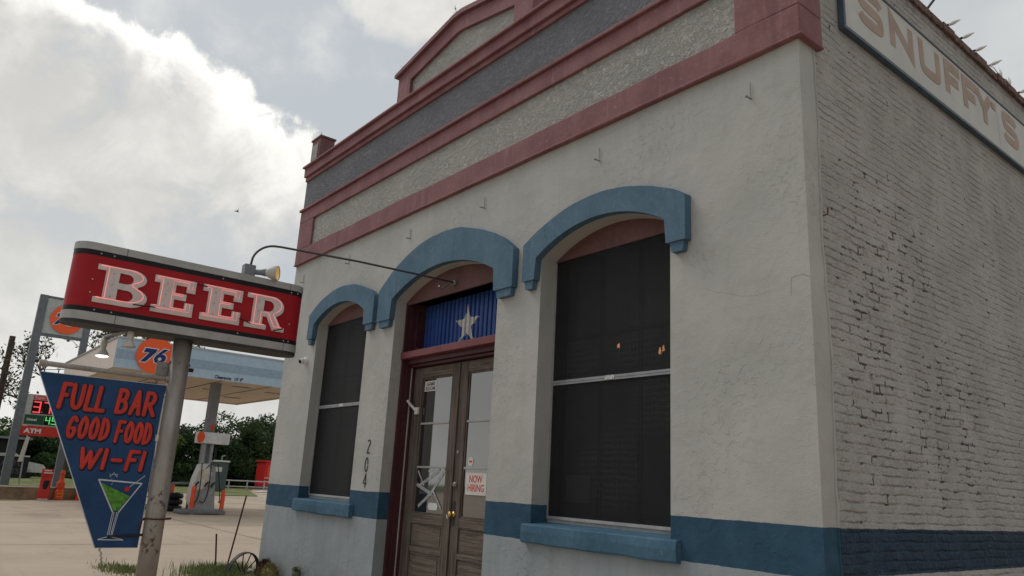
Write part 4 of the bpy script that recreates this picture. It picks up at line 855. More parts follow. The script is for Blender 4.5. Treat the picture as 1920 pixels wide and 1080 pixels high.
# brush letters: each a list of strokes in a unit cell
BL = {
 'F': [[(0, 0), (.16, 1)], [(.16, 1), (.60, 1)], [(.10, .54), (.42, .54)]],
 'U': [[(0, 1), (-.02, .35), (.08, .08), (.3, 0), (.52, .1), (.62, .4), (.66, 1)]],
 'L': [[(.12, 1), (0, 0)], [(0, 0), (.5, 0)]],
 'B': [[(.10, 1), (0, 0)], [(.10, 1), (.42, 1), (.52, .80), (.40, .55), (.06, .52)], [(.40, .52), (.54, .30), (.42, .04), (0, 0)]],
 'A': [[(0, 0), (.36, 1)], [(.36, 1), (.48, 0)], [(.14, .33), (.42, .33)]],
 'R': [[(.10, 1), (0, 0)], [(.10, 1), (.46, .98), (.56, .76), (.42, .50), (.05, .46)], [(.26, .46), (.56, 0)]],
 'G': [[(.56, .82), (.42, 1), (.2, .92), (.03, .6), (0, .28), (.12, .02), (.32, .0), (.48, .2), (.52, .44), (.30, .44)]],
 'O': [[(.32, 1), (.12, .82), (.0, .45), (.08, .08), (.28, 0), (.46, .15), (.56, .55), (.50, .88), (.32, 1)]],
 'D': [[(.10, 1), (0, 0)], [(.10, 1), (.38, .95), (.54, .6), (.44, .12), (0, 0)]],
 'W': [[(0, 1), (.12, 0)], [(.12, 0), (.44, .85)], [(.44, .85), (.54, 0)], [(.54, 0), (.94, 1)]],
 'I': [[(.10, 1), (0, 0)]], '-': [[(0, .48), (.42, .48)]]}
def brush(word, y0, z0, h, adv, wx, r, slope=0.0):
    x = y0
    for ch in word:
        if ch == ' ': x += adv * 0.62; continue
        for m_, ex, w0, fl in (('board_outline', 0.010, 0.0005, 0.06), ('board_red', 0.0, 0.0022, 0.10)):  # wider dark painted outline behind each red letter
            mb = MB(); mb.fl = fl
            for s_ in BL[ch]:
                s_ = smoothp(s_) if len(s_) > 3 and ch != 'W' else s_
                pp = [(x + (0.006 if ex else 0) + a * wx, z0 - (0.006 if ex else 0) + b_ * h + (x - y0) * slope, w0) for a, b_ in s_]
                rr = r + ex
                a = Vector(pp[0]); b_ = Vector(pp[1]); d = (a - b_).normalized(); c_ = Vector(pp[-1]); e = (c_ - Vector(pp[-2])).normalized()
                caps0 = [tuple(a + d * rr * k) for k in (0.95, 0.75, 0.4)]; caps1 = [tuple(c_ + e * rr * k) for k in (0.4, 0.75, 0.95)]
                mb.tube(caps0 + pp + caps1, [rr * 0.25, rr * .65, rr * .92] + [rr] * len(pp) + [rr * .92, rr * .65, rr * 0.25], 12, S, flat=(1, 0, 0))
            mb.obj('letter_outline' if ex else 'letter', m_, HB, smooth=True)
        x += adv * (BL_W.get(ch, 1.0))
BL_W = {'W': 1.45, 'I': 0.62, '-': 0.95, 'L': 0.88, 'F': 1.0, 'U': 1.12, 'O': 1.0}
brush('FULL', -3.903, 1.972, 0.205, 0.0985, 0.112, 0.0180); brush('BAR', -3.440, 1.972, 0.205, 0.118, 0.145, 0.0180)
brush('GOOD', -3.795, 1.722, 0.178, 0.0880, 0.100, 0.0155); brush('FOOD', -3.405, 1.712, 0.178, 0.0800, 0.094, 0.0155)
brush('WI-FI', -3.650, 1.470, 0.160, 0.124, 0.155, 0.0170)
# martini glass
mb = MB(); mb.fl = 0.2
def fl(mb, pts, r, w=0.002): mb.tube([(a, b_, w) for a, b_ in pts], r, 8, S, flat=(1, 0, 0))
fl(mb, [(-3.480, 1.372), (-3.112, 1.352)], 0.0065); fl(mb, [(-3.475, 1.368), (-3.318, 1.095)], 0.0055, 0.003); fl(mb, [(-3.118, 1.348), (-3.270, 1.095)], 0.0055, 0.003)
for a, b_ in ((-3.318, -3.328), (-3.305, -3.315), (-3.283, -3.300), (-3.270, -3.290)): fl(mb, [(a, 1.097), (b_, 0.90)], 0.003, 0.0025)
fl(mb, [(-3.40, 0.862), (-3.19, 0.858)], 0.004); fl(mb, [(-3.395, 0.866), (-3.312, 0.89), (-3.20, 0.862)], 0.003, 0.003); fl(mb, [(-3.215, 1.318), (-3.098, 1.424)], 0.003, 0.004)
for k in range(7): a = R(20 + k * 24); c_ = Vector((-3.362, 1.395)); fl(mb, [tuple(c_ + Vector((math.cos(a), math.sin(a))) * 0.022), tuple(c_ + Vector((math.cos(a), math.sin(a))) * (0.046 if k % 2 else 0.036))], 0.0022)
for p_ in ((-3.375, 1.378), (-3.362, 1.345), (-3.368, 1.332)): fl(mb, [p_, (p_[0] + 0.004, p_[1] + 0.004)], 0.003)
mb.obj('martini_outline', 'board_white', HB)
obj('martini_liquid', poly([[(-3.466, 1.352), (-3.20, 1.236), (-3.276, 1.112), (-3.312, 1.108)]], 0.0015, S, 0.0002), 'board_green', HB)
obj('cherry', poly([arc(-3.232, 1.298, 0.022, 0, 345, 16)], 0.0015, S, 0.0020), 'cherry', HB)
mb = MB().tube([(px + 0.01, -3.02, 0.905), (px + 0.012, -3.33, 0.89)], [0.012, 0.007], 6); tagw = mb.obj('tie_rod', 'iron_dark', HB)

# ------------------------------------------------------------------ long arm flood light from the doorway
t = thing('arm_floodlight', 'long thin pipe arm from the doorway arch holding a lit floodlight above the BEER sign', 'lamp', (px, 0.15, 3.95))
pth = [(px + 0.02, 0.145, 3.955), (px, -0.3, 3.955), (px, -1.2, 3.93), (px, -2.12, 3.88)] + [(px, -2.15 - 0.20 * math.sin(a) - 0.06 * (a / 1.5), 3.875 - 0.20 * (1 - math.cos(a))) for a in np.linspace(0.2, 1.5, 8)] + [(px, -2.42, 3.60)]
MB().tube(pth, 0.0125, 8).obj('arm', 'conduit', t, smooth=True)
MB().lathe([(0.0, 0.03), (0.035, 0.02), (0.04, 0)], 12, Matrix.Translation((px + 0.02, 0.150, 3.955)) @ Matrix.Rotation(R(90), 4, 'X')).tube([(px + 0.02, 0.14, 3.88), (px + 0.02, 0.06, 3.95)], 0.008, 6).tube([(px - 0.03, 0.12, 3.95), (px - 0.05, 0.0, 3.86), (px - 0.03, -0.05, 3.88)], 0.012, 6).obj('wall_bracket', 'steel_old', t)
MB().box((px - 0.05, -2.49, 3.47), (px + 0.05, -2.375, 3.605)).obj('junction_box', 'column_grey', t, bevel=0.006)
d = Vector((0.75, 0.95, 0.0)).normalized(); Mq = Matrix.Translation((px + 0.03, -2.38, 3.535)) @ d.to_track_quat('Z', 'Y').to_matrix().to_4x4() @ Matrix.Scale(1.2, 4)
MB().lathe([(0.0, -0.01), (0.022, -0.005), (0.026, 0.06), (0.034, 0.10), (0.03, 0.11)], 14, Mq).obj('lamp_holder', 'column_grey', t, smooth=True)
lh = MB().lathe([(0.028, 0.10), (0.045, 0.13), (0.062, 0.165), (0.066, 0.205), (0.064, 0.207), (0.055, 0.18), (0.02, 0.15)], 20, Mq).obj('reflector', 'lamp_white', t, smooth=True)
MB().lathe([(0.062, 0.200), (0.045, 0.175), (0.022, 0.160)], 20, Mq).obj('inner_reflector', 'reflector', t, smooth=True)
MB().lathe([(0.0, 0.185), (0.018, 0.178), (0.022, 0.158)], 12, Mq).obj('bulb', 'lamp_warm', t, smooth=True)

# ------------------------------------------------------------------ petrol station
def logo76(parent, cy, cz, x, r, sx=1.0):
    S_ = SIDE(cy, cz, x); d = obj('logo_disc', poly([arc(0, 0, r, 0, 352, 44)], 0.05, S_, 0.0), 'logo_orange', parent)
    seven = [(-.62, .34), (-.02, .34), (-.06, .16), (-.42, -.42), (-.66, -.42), (-.36, .12), (-.66, .12)]
    six_o = [(.52, .40), (.30, .40)] + [(.16, .22), (.00, -.02), (-.04, -.20), (.04, -.36), (.20, -.42), (.40, -.38), (.54, -.22), (.54, -.04), (.42, .08), (.26, .08)]
    six_h = arc(.24, -.17, .10, 0, 340, 12)
    sc = lambda P, k=0.0: [((a * 1.02 + b_ * 0.18) * r, b_ * r) for a, b_ in P]
    for P in (seven, six_o): obj('numeral_edge', poly([inset(sc(P), -0.055 * r)], 0.012, S_, 0.051 if P is seven else 0.0515), 'logo_white', d)
    obj('numeral', poly([sc(seven)], 0.012, S_, 0.066), 'logo_blue', d); obj('numeral', poly([sc(six_o), sc(six_h)], 0.012, S_, 0.066), 'logo_blue', d)
    return d
cn = thing('station_canopy', 'petrol station canopy with blue striped fascia and orange disc marked 76', 'canopy', (-28, 4, 0))
CX, CY0, CY1, CXB, CZ0, CZ1 = -24.1, 0.10, 7.45, -33.7, 4.57, 5.53
mb = MB().box((CXB + 0.02, CY0 + 0.02, CZ0 + 0.08), (CX - 0.02, CY1 - 0.02, CZ0 + 0.12)); mb.obj('soffit', 'canopy_under', cn)
mb = MB(); mb.box((CXB, CY0, CZ0 + 0.13), (CX - 0.06, CY1, CZ1)); mb.obj('deck', 'canopy_side', cn)
mb = MB(); mb.box((CX - 0.055, CY0 - 0.01, CZ0), (CX, CY1 + 0.01, CZ1)); fa = mb.obj('fascia', 'canopy_blue', cn)
MB().box((CX + 0.002, CY0, CZ0 + 0.30), (CX + 0.006, CY1, CZ0 + 0.60)).obj('stripe', 'canopy_blue_dark', fa)
MB().box((CX - 0.1, CY0 - 0.03, CZ1 + 0.001), (CX + 0.03, CY1 + 0.03, CZ1 + 0.05)).obj('cap', 'canopy_top', fa)
mb = MB(); mb.box((CXB - 0.03, CY0 - 0.03, CZ0), (CX - 0.056, CY0 - 0.002, CZ1)); mb.obj('side_fascia', 'canopy_side', cn); MB().box((CXB - 0.03, CY1 + 0.002, CZ0 + 0.02), (CX - 0.056, CY1 + 0.03, CZ1)).obj('side_fascia', 'canopy_side', cn); MB().box((CXB - 0.03, CY0, CZ0 + 0.02), (CXB - 0.002, CY1, CZ1)).obj('rear_fascia', 'canopy_side', cn)
MB().box((CXB - 0.05, CY0 - 0.06, CZ1 + 0.001), (CX - 0.1, CY0 + 0.0, CZ1 + 0.06)).obj('side_cap', 'pump_grey', cn)
mb = MB()
for x, y in ((-26.2, 5.0), (-28.5, 4.6), (-30.8, 6.2), (-27, 6.6), (-26.0, 2.4), (-30, 2.0)): mb.box((x - 0.12, y - 0.35, CZ0 + 0.055), (x + 0.12, y + 0.35, CZ0 + 0.079))
mb.obj('soffit_light', 'pump_grey', cn)
mb = MB()
for y in (1.9, 3.8, 5.6): mb.box((CXB + 0.05, y, CZ0 + 0.068), (CX - 0.08, y + 0.04, CZ0 + 0.0795))
mb.obj('soffit_joint', 'joint', cn)
logo76(fa, 1.27, 5.10, CX + 0.008, 0.60)
obj('clearance_text', text("Clearance", 0.15, SIDE(3.28, 4.615, CX), 0.004, 0.004, 0, 'LEFT', 0.95, 0.003), 'black_paint', fa)
obj('clearance_height', text("15' 0\"", 0.15, SIDE(3.96, 4.615, CX), 0.004, 0.004, 0, 'LEFT', 0.95, 0.003), 'black_paint', fa)
for x, y in ((-25.95, 3.95), (-28.6, 2.35)):
    MB().box((x - 0.16, y - 0.16, 0.14), (x + 0.16, y + 0.16, 4.649)).obj('column', 'column_grey', cn, bevel=0.01)
c0 = cn.children[-1]
mb = MB().box((-25.787, 3.93, 2.93), (-25.783, 4.07, 3.12)); mb.obj('column_badge', 'orange_post', cn)

def pump(x, y, label, simple=False):
    t = thing('fuel_pump', label, 'fuel pump', (x, y, 0.15), 'fuel pumps under the canopy')
    mb = MB(); mb.box((x - 0.28, y - 0.30, 0.15), (x + 0.28, y + 0.30, 1.30)); vs = [(y - 0.36, 0.15), (y + 0.36, 0.15), (y + 0.20, 1.62), (y + 0.02, 1.72), (y - 0.22, 1.40)]
    obj('body', poly([vs], 0.56, SIDE(0, 0, x), -0.28), 'pump_grey', t, bevel=0.015)
    obj('face_panel', poly([[(y - 0.52, 0.50), (y - 0.36, 0.20), (y - 0.20, 1.42), (y - 0.02, 1.74), (y - 0.30, 1.70), (y - 0.44, 1.2)]], 0.50, SIDE(0, 0, x), -0.25), 'pump_light', t, bevel=0.015)
    obj('side_panel', poly([[(y - 0.36, 0.80), (y - 0.05, 0.90), (y + 0.10, 1.40), (y - 0.02, 1.64), (y - 0.30, 1.40)]], 0.006, SIDE(0, 0, x), 0.282), 'pump_light', t)
    mb = MB()
    for k in range(4): mb.lathe([(0, 0.004), (0.035, 0.003), (0.035, 0)], 8, Matrix.Translation((x + 0.288, y - 0.22 + 0.07 * (k % 2) + 0.02 * k, 1.45 - 0.10 * k)) @ Matrix.Rotation(R(90), 4, 'Y'))
    mb.obj('grade_button', 'yellow', t)
    mb = MB()
    for dy in (-0.26, 0.0): mb.box((x - 0.06, y + dy, 1.6), (x + 0.06, y + dy + 0.09, 2.42))
    mb.obj('upright', 'pump_grey', t)
    MB().box((x - 0.16, y - 0.55, 2.43), (x + 0.16, y + 0.60, 2.83)).obj('topper', 'pump_topper', t, bevel=0.03)
    obj('topper_disc', poly([arc(y - 0.44, 2.64, 0.13, 0, 345, 18, 0.2)], 0.03, SIDE(0, 0, x), 0.162), 'orange_post', t)
    for k, (a, b_) in enumerate(((-0.30, -0.46), (0.02, -0.20), (0.25, 0.46))):
        h = [(x + 0.30, y + a, 1.75)] + [(x + 0.32 + 0.04 * math.sin(s_ * 3), y + a + (b_ - a) * s_ + 0.10 * math.sin(s_ * 3.14), 1.75 - 1.35 * math.sin(s_ * 1.9)) for s_ in np.linspace(0.1, 1, 10)]
        hs = MB().tube(h, 0.017, 6).obj('hose', 'rubber', t, smooth=True)
        MB().tube([(x + 0.31, y + a - 0.02, 1.10), (x + 0.33, y + a - 0.10, 1.02), (x + 0.33, y + a - 0.12, 0.92)], 0.028, 6).obj('nozzle', 'rubber', hs)
    MB().tube([(x + 0.05, y + 0.16, 2.30), (x + 0.05, y + 0.20, 2.05), (x + 0.05, y + 0.12, 1.85)], 0.035, 6).obj('hose_breakaway', 'rubber', t)
    return t
def island(x, y, label):
    o = MB(); o.box((x - 0.55, y - 0.80, 0.005), (x + 0.45, y + 0.72, 0.15)); tag(o.obj('pump_island', 'island', bevel=0.05), label, 'kerb', 'concrete pump islands')
island(-25.60, 3.98, 'grey concrete island under the nearer fuel pump'); island(-28.6, 2.35, 'grey concrete island partly hidden behind the sign pole')
pump(-25.60, 3.98, 'nearer grey fuel pump with black hoses and pale topper, seen beside the sign pole'); pump(-28.6, 2.35, 'farther fuel pump mostly hidden behind the blue board and the pole')
def bollard(x, y, label, h=0.85, base=0.0):
    t = thing('bollard', label, 'bollard', (x, y, 0), 'orange bollards around the pumps')
    MB().lathe([(0.075, base), (0.075, h - 0.04), (0.05, h), (0, h + 0.01)], 14, Matrix.Translation((x, y, 0))).obj('post', 'orange_post', t, smooth=True)
    MB().lathe([(0.12, 0.0), (0.12, 0.16), (0.08, 0.2)], 14, Matrix.Translation((x, y, 0))).obj('foot', 'island', t)
bollard(-25.25, 3.52, 'thick orange bollard directly left of the nearer fuel pump', 0.95); bollard(-25.25, 4.56, 'slim orange bollard right of the nearer fuel pump'); bollard(-27.6, 3.45, 'orange bollard behind, left of the nearer fuel pump', 0.95)
bollard(-28.9, 2.30, 'orange bollard on the farther island between the blue board and the sign pole', 1.1)
# grey hoop rail, and tyres standing in for dark clutter
t = thing('hoop_rail', 'low grey pipe guard rail beside the sign pole', 'guard rail', (-26.4, 3.2, 0))
MB().tube([(-26.4, 3.02, 0), (-26.4, 3.04, 0.92), (-26.4, 3.10, 1.0), (-26.4, 3.66, 1.02), (-26.4, 3.72, 0.95), (-26.4, 3.72, 0.1)], 0.045, 10).obj('rail', 'column_grey', t, smooth=True)
t = thing('tyre_stack', 'tyres standing in for unidentified dark clutter behind the grey guard rail', 'stack', (-26.9, 3.4, 0))
for k in range(3): MB().lathe([(0.18, 0.0), (0.30, 0.02), (0.33, 0.10), (0.30, 0.19), (0.18, 0.21)], 18, Matrix.Translation((-27.1, 3.42, 0.02 + 0.21 * k))).obj('tyre', 'rubber', t, smooth=True)

# pylon price sign
PX = -36.0
t = thing('price_pylon', 'tall grey petrol price pylon with orange 76 disc and price display', 'sign', (PX, 0, 0.5))
for y0, y1 in ((-1.12, -0.80), (0.80, 1.08)): MB().box((PX - 0.22, y0, 0.3), (PX + 0.05, y1, 8.72)).obj('leg', 'pylon_grey', t)
MB().box((PX - 0.15, -0.799, 7.02), (PX, 0.799, 8.62)).obj('logo_panel', 'pylon_panel', t); MB().box((PX - 0.18, -0.80, 6.90), (PX + 0.03, 0.80, 7.00)).obj('cross_beam', 'pylon_grey', t); MB().box((PX - 0.18, -0.80, 8.63), (PX + 0.03, 0.80, 8.71)).obj('cross_beam', 'pylon_grey', t)
logo76(t, 0.08, 7.76, PX + 0.005, 0.66)
MB().box((PX - 0.15, -0.799, 2.98), (PX, 0.799, 4.32)).obj('price_panel', 'pylon_panel', t)
mb = MB().box((PX + 0.001, -0.55, 4.12), (PX + 0.02, 0.75, 4.27)); mb.obj('grade_strip', 'red_sign', t)
obj('grade_text', text('Regular', 0.13, SIDE(-0.5, 4.15, PX + 0.02), 0.004, 0.0, 0, 'LEFT', 1, 0.001), 'logo_white', t)
MB().box((PX + 0.001, -0.55, 3.50), (PX + 0.02, 0.75, 4.08)).obj('red_display', 'led_black', t); MB().box((PX + 0.001, 0.0, 3.04), (PX + 0.02, 0.75, 3.44)).obj('green_display', 'led_black', t); MB().box((PX + 0.001, -0.74, 3.04), (PX + 0.02, -0.02, 3.44)).obj('diesel_tile', 'diesel_green', t)
obj('diesel_text', text('Diesel', 0.15, SIDE(-0.66, 3.19, PX + 0.02), 0.004, 0.003, 0, 'LEFT', 1, 0.001), 'logo_white', t)
SEG = {'0': 'abcdef', '1': 'bc', '2': 'abged', '3': 'abgcd', '4': 'fgbc', '5': 'afgcd', '7': 'abc', '9': 'abfgcd'}
def seven(s_, y, z, h, m_, x):
    w = h * 0.52; mb = MB(); th_ = h * 0.055
    for ch in s_:
        if ch == '.': mb.box((x, y - h * 0.09, z), (x + 0.01, y - h * 0.02, z + h * 0.08)); y += h * 0.08; continue
        P = {'a': ((0, h), (w, h)), 'b': ((w, h), (w, h / 2)), 'c': ((w, h / 2), (w, 0)), 'd': ((0, 0), (w, 0)), 'e': ((0, 0), (0, h / 2)), 'f': ((0, h / 2), (0, h)), 'g': ((0, h / 2), (w, h / 2))}
        for q in SEG[ch]:
            (a, b_), (c_, d_) = P[q]; mb.box((x, y + min(a, c_) - th_, z + min(b_, d_) - th_), (x + 0.01 + 0.0005 * ord(q) % 7, y + max(a, c_) + th_, z + max(b_, d_) + th_))
        y += w * 1.55
    mb.obj('digits', m_, t)
seven('3.75', -0.48, 3.56, 0.44, 'led_red', PX + 0.021); seven('4.99', 0.06, 3.10, 0.28, 'led_green', PX + 0.021)
MB().box((PX - 0.12, -0.799, 2.56), (PX + 0.01, 0.799, 2.97)).obj('atm_panel', 'red_sign', t)
obj('atm_text', text('ATM', 0.27, SIDE(-0.66, 2.67, PX + 0.011), 0.006, 0.012, 0, 'LEFT', 1.15, 0.001), 'logo_white', t)

# raised planter: low stone wall + turf behind
t = thing('low_stone_wall', 'low tan stone retaining wall running below the price pylon', 'wall', (-34, 0, 0))
wp = [(-31.8, -8.0), (-33.0, -3.0), (-33.6, -0.3), (-34.6, 1.9), (-35.6, 3.0)]
def wallrun(wp, z0, z1, th_, m_, nm, par_):
    mb = MB()
    for i in range(len(wp) - 1):
        a, b_ = Vector(wp[i]), Vector(wp[i + 1]); d = (b_ - a).normalized(); n = Vector((-d.y, d.x)) * th_
        q = [a, b_, b_ + n, a + n]; mb.add([(p.x, p.y, z) for z in (z0, z1) for p in q], [(0, 1, 5, 4), (1, 2, 6, 5), (2, 3, 7, 6), (3, 0, 4, 7), (4, 5, 6, 7)])
    return mb.obj(nm, m_, par_)
wallrun(wp, 0.0, 0.47, 0.25, 'wall_stone', 'stone_courses', t); wallrun([(x + 0.02, y) for x, y in wp], 0.471, 0.50, 0.30, 'kerb_white', 'cap', t)
MB()
me = bpy.data.meshes.new('turf'); tp_ = [(x - 0.1, y) for x, y in wp] + [(-46, 4.5), (-60, 5), (-60, -14), (-32, -14)]
me.from_pydata([(x, y, 0.47) for x, y in tp_], [], [tuple(range(len(tp_)))]); me.update()
if me.polygons[0].normal.z < 0: me.flip_normals()
struct(obj('turf', me, 'turf'))
sheet('verge', [(-33.3, -2.6), (-32.7, -2.0), (-33.5, -0.2), (-32.4, -0.8), (-31.2, -3.2), (-30.6, -8), (-31.8, -8)], 0.006, 'turf')
# things by the planter
def boxsign(name, label, cat): return thing(name, label, cat, (-33.2, 0, 0))
t = thing('drinks_banner', 'narrow red advertising stand with dark emblem leaning before the stone wall', 'sign', (-33.0, 0.12, 0))
MB().box((-33.15, -0.06, 0.02), (-33.05, 0.32, 0.92)).obj('panel', 'red_sign', t); MB().box((-33.14, -0.07, 0.93), (-33.06, 0.33, 1.22)).obj('header', 'truck_red', t); MB().box((-33.048, -0.05, 0.02), (-33.03, 0.3, 0.08)).obj('foot', 'white_roof', t)
obj('emblem', poly([[(0.05, 0.45), (0.16, 0.42), (0.22, 0.60), (0.24, 0.78), (0.06, 0.78), (0.02, 0.6)]], 0.01, SIDE(0.02, 0, -33.05), 0.001), 'board_outline', t); MB().box((-33.049, 0.0, 1.05), (-33.045, 0.32, 1.10)).box((-33.049, 0.0, 1.14), (-33.045, 0.26, 1.19)).obj('header_print', 'paper', t)
t = thing('barricade_stand', 'orange plastic traffic barricade before the stone wall under the pylon', 'barricade', (-33.9, 0.8, 0))
mb = MB(); y = 0.80
mb.lathe([(0.17, 0.02), (0.17, 0.36), (0.13, 0.40), (0.13, 0.46), (0.16, 0.50), (0.16, 0.70), (0.09, 0.78), (0.08, 1.02), (0.10, 1.05), (0.07, 1.18), (0.0, 1.20)], 12, Matrix.Translation((-33.9, y, 0))); mb.obj('body', 'orange_post', t, bevel=0.02); mb = MB()
for k in range(3):
    for j in range(2): mb.box((-33.74, y - 0.10 + 0.08 * k, 0.12 + 0.12 * j), (-33.725, y - 0.06 + 0.08 * k, 0.18 + 0.12 * j))
mb.obj('slots', 'yellow', t)
t = thing('traffic_cone', 'orange traffic cone at the edge of the blue hanging board', 'cone', (-34.6, 1.60, 0))
MB().lathe([(0.16, 0.03), (0.13, 0.3), (0.09, 0.62), (0.07, 0.85), (0, 0.86)], 14, Matrix.Translation((-34.3, 1.62, 0))).obj('cone_body', 'orange_post', t, smooth=True); MB().box((-34.5, 1.42, 0.005), (-34.1, 1.82, 0.04)).obj('base', 'orange_post', t)
t = thing('street_name_post', 'thin grey post with a white feather flag beside the pylon', 'sign post', (-38, -0.2, 0.47))
MB().tube([(-38, -0.2, 0.47), (-38, -0.27, 2.7)], 0.035, 6).obj('post', 'alu_grey', t); obj('flag', poly([[(-0.44, 1.45), (-0.27, 1.45), (-0.20, 2.0), (-0.16, 2.55), (-0.30, 2.55)]], 0.02, SIDE(0, 0, -37.95)), 'paper', t)
# black fence board AUTO PARTS, white strip, dark vehicle
t = thing('auto_parts_sign', 'long black board with grey words AUTO PARTS behind the grass strip', 'sign', (-52, 1, 0.47))
MB().box((-52.1, -6, 0.40), (-52.0, 1.72, 1.72)).obj('board', 'fence_black', t); MB().box((-52.05, -6, 1.721), (-51.95, 1.72, 1.80)).obj('top_rail', 'white_roof', t)
obj('lettering', text('AUTO', 0.42, SIDE(0.30, 1.18, -52.0), 0.02, 0.006, 0, 'LEFT', 1.0, 0.001), 'letter_grey', t); obj('lettering', text('PARTS', 0.42, SIDE(0.12, 0.72, -52.0), 0.02, 0.006, 0, 'LEFT', 1.0, 0.001), 'letter_grey', t)
MB().box((-51.99, -1.0, 1.3), (-51.98, -0.1, 1.36)).box((-51.99, -1.0, 1.0), (-51.98, -0.1, 1.05)).obj('bars', 'letter_grey', t)
t = thing('dark_shed', 'dark low shed with grey roof at the far left edge behind the trees', 'shed', (-62, -2, 0))
MB().box((-66, -9, 0.0), (-60, 2.4, 2.9)).obj('wall', 'fence_black', t); MB().box((-66.3, -9.3, 2.901), (-59.6, 2.6, 3.05)).obj('roof', 'column_grey', t)

def car(x, y, label, m_, L_=4.4):
    t = thing('parked_car', label, 'car', (x, y, 0)); hw = L_ / 2
    prof = [(-hw, 0.35), (-hw, 0.75), (-hw + 0.1, 0.85), (-hw + 0.95, 0.95), (-hw + 1.5, 1.40), (0.5, 1.45), (hw - 1.1, 1.0), (hw - 0.15, 0.85), (hw, 0.7), (hw, 0.35)]
    obj('body', poly([prof], 1.7, SIDE(y, 0, x), -0.85), m_, t, bevel=0.06)
    gl = [(-hw + 1.15, 0.97), (-hw + 1.58, 1.34), (0.45, 1.38), (hw - 1.3, 0.99)]; obj('side_window', poly([gl], 0.01, SIDE(y, 0, x), 0.852), 'dark_glass', t)
    for k in (-1.35, 1.35):
        for sx_ in (0.8, -0.84):
            MB().lathe([(0.0, 0.05), (0.2, 0.05), (0.32, 0.03), (0.33, -0.06), (0, -0.08)], 18, Matrix.Translation((x + sx_, y + k, 0.33)) @ Matrix.Rotation(R(90), 4, 'Y')).obj('wheel', 'rubber', t)
    return t
c_ = car(-49.2, 0.6, 'white roofed car mostly hidden behind the AUTO PARTS board', 'white_roof'); c_.location.z = 0.47; c_.location.x = -54

# portable toilet
t = thing('portable_toilet', 'dark green portable toilet with white roof near the hedge', 'portable toilet', (-56, 15.3, 0))
x, y0, y1 = -56.0, 13.85, 15.10
MB().box((x - 1.1, y0, 0.05), (x, y1, 2.15)).obj('cabin', 'toilet_green', t, bevel=0.03); MB().box((x - 1.18, y0 - 0.08, 2.151), (x + 0.08, y1 + 0.08, 2.28)).obj('roof', 'white_roof', t, bevel=0.05); MB().box((x + 0.002, y0 + 0.28, 1.45), (x + 0.02, y0 + 0.80, 1.80)).obj('notice', 'white_roof', t)
MB().tube([(x - 0.8, y1 - 0.3, 2.27), (x - 0.8, y1 - 0.3, 2.6), (x - 0.8, y1 - 0.1, 2.66)], 0.05, 6).obj('vent', 'column_grey', t)
# rail fence
t = thing('rail_fence', 'low white pipe rail fence along the grass before the red food truck', 'fence', (-70, 22, 0))
mb = MB().tube([(-62, 15.8, 0.80), (-66, 23.5, 0.78)], 0.05, 6); mb.tube([(-62, 15.8, 0.32), (-66, 23.5, 0.30)], 0.04, 6); mb.obj('rail', 'alu', t)
for k in range(5): MB().tube([(-62 - k, 15.8 + 1.92 * k, 0), (-62 - k, 15.8 + 1.92 * k, 0.88)], 0.06, 6).obj('post', 'alu', t)
# red food truck
t = thing('food_truck', 'red food trailer with serving hatch far off beside the building edge', 'food truck', (-67, 23, 0))
x, y0 = -66.5, 22.05
MB().box((x - 2.2, y0, 0.35), (x, y0 + 4.5, 2.55)).obj('body', 'truck_red', t, bevel=0.05); MB().box((x - 2.3, y0 - 0.1, 2.551), (x + 0.1, y0 + 4.6, 2.68)).obj('roof', 'red_sign', t); MB().box((x + 0.002, y0 + 0.62, 1.35), (x + 0.03, y0 + 3.2, 2.0)).obj('hatch', 'pump_light', t)
MB().box((x + 0.031, y0 + 0.72, 1.42), (x + 0.05, y0 + 1.1, 1.95)).box((x + 0.031, y0 + 1.6, 1.42), (x + 0.05, y0 + 2.3, 1.85)).obj('opening', 'fence_black', t); MB().box((x + 0.002, y0 + 0.02, 1.08), (x + 0.04, y0 + 4.4, 1.16)).obj('counter', 'white_roof', t); MB().box((x + 0.002, y0 + 0.25, 1.25), (x + 0.02, y0 + 0.55, 2.2)).obj('menu', 'orange_post', t)
for k in (1.2, 3.2): MB().lathe([(0.0, 0.05), (0.33, 0.04), (0.33, -0.1)], 14, Matrix.Translation((x - 0.05, y0 + k, 0.34)) @ Matrix.Rotation(R(90), 4, 'Y')).obj('wheel', 'rubber', t)
# grass islands at the back
sheet('grass_verge', [(-47, 11.6), (-48, 14.6), (-54, 16.6), (-62, 19.2), (-75, 24.5), (-82, 34), (-110, 44), (-110, 20), (-80, 8), (-60, 8.5), (-52, 9.5)], 0.03, 'turf')
sheet('kerb_strip', [(-58, 18.1), (-60, 18.9), (-76, 26.3), (-86, 34.5), (-84, 35.0), (-74, 27.3), (-60, 20.0)], 0.035, 'kerb_white')

# utility poles and wire
def upole(x, y, h, r, label, lean=0.0):
    t = thing('utility_pole', label, 'pole', (x, y, 0), 'wooden utility poles'); MB().tube([(x, y, 0), (x, y + lean, h)], [r, r * 0.8], 10).obj('shaft', 'wood_pole', t, smooth=True); return t
upole(-60, 0.15, 9.9, 0.24, 'tall dark reddish wooden pole cut off by the left edge', 0.0); upole(-75, 0.1, 5.6, 0.18, 'short distant wooden pole at the left edge')
wr = [(-60, 0.25 + 0.4 * s_, 9.3 + 0.35 * math.sin(s_ * 9) * (1 - s_) - 0.9 * s_) for s_ in np.linspace(0, 1, 12)] + [(-60 + 8 * s_, 0.65 + 1.8 * s_, 8.4 - 1.2 * s_ * (2 - s_)) for s_ in np.linspace(0.1, 1, 8)] + [(-50, 8, 6.9)]
tag(MB().tube(wr, 0.025, 4).obj('overhead_wire', 'black_paint'), 'loose overhead wire drooping from the tall wooden pole', 'wire')
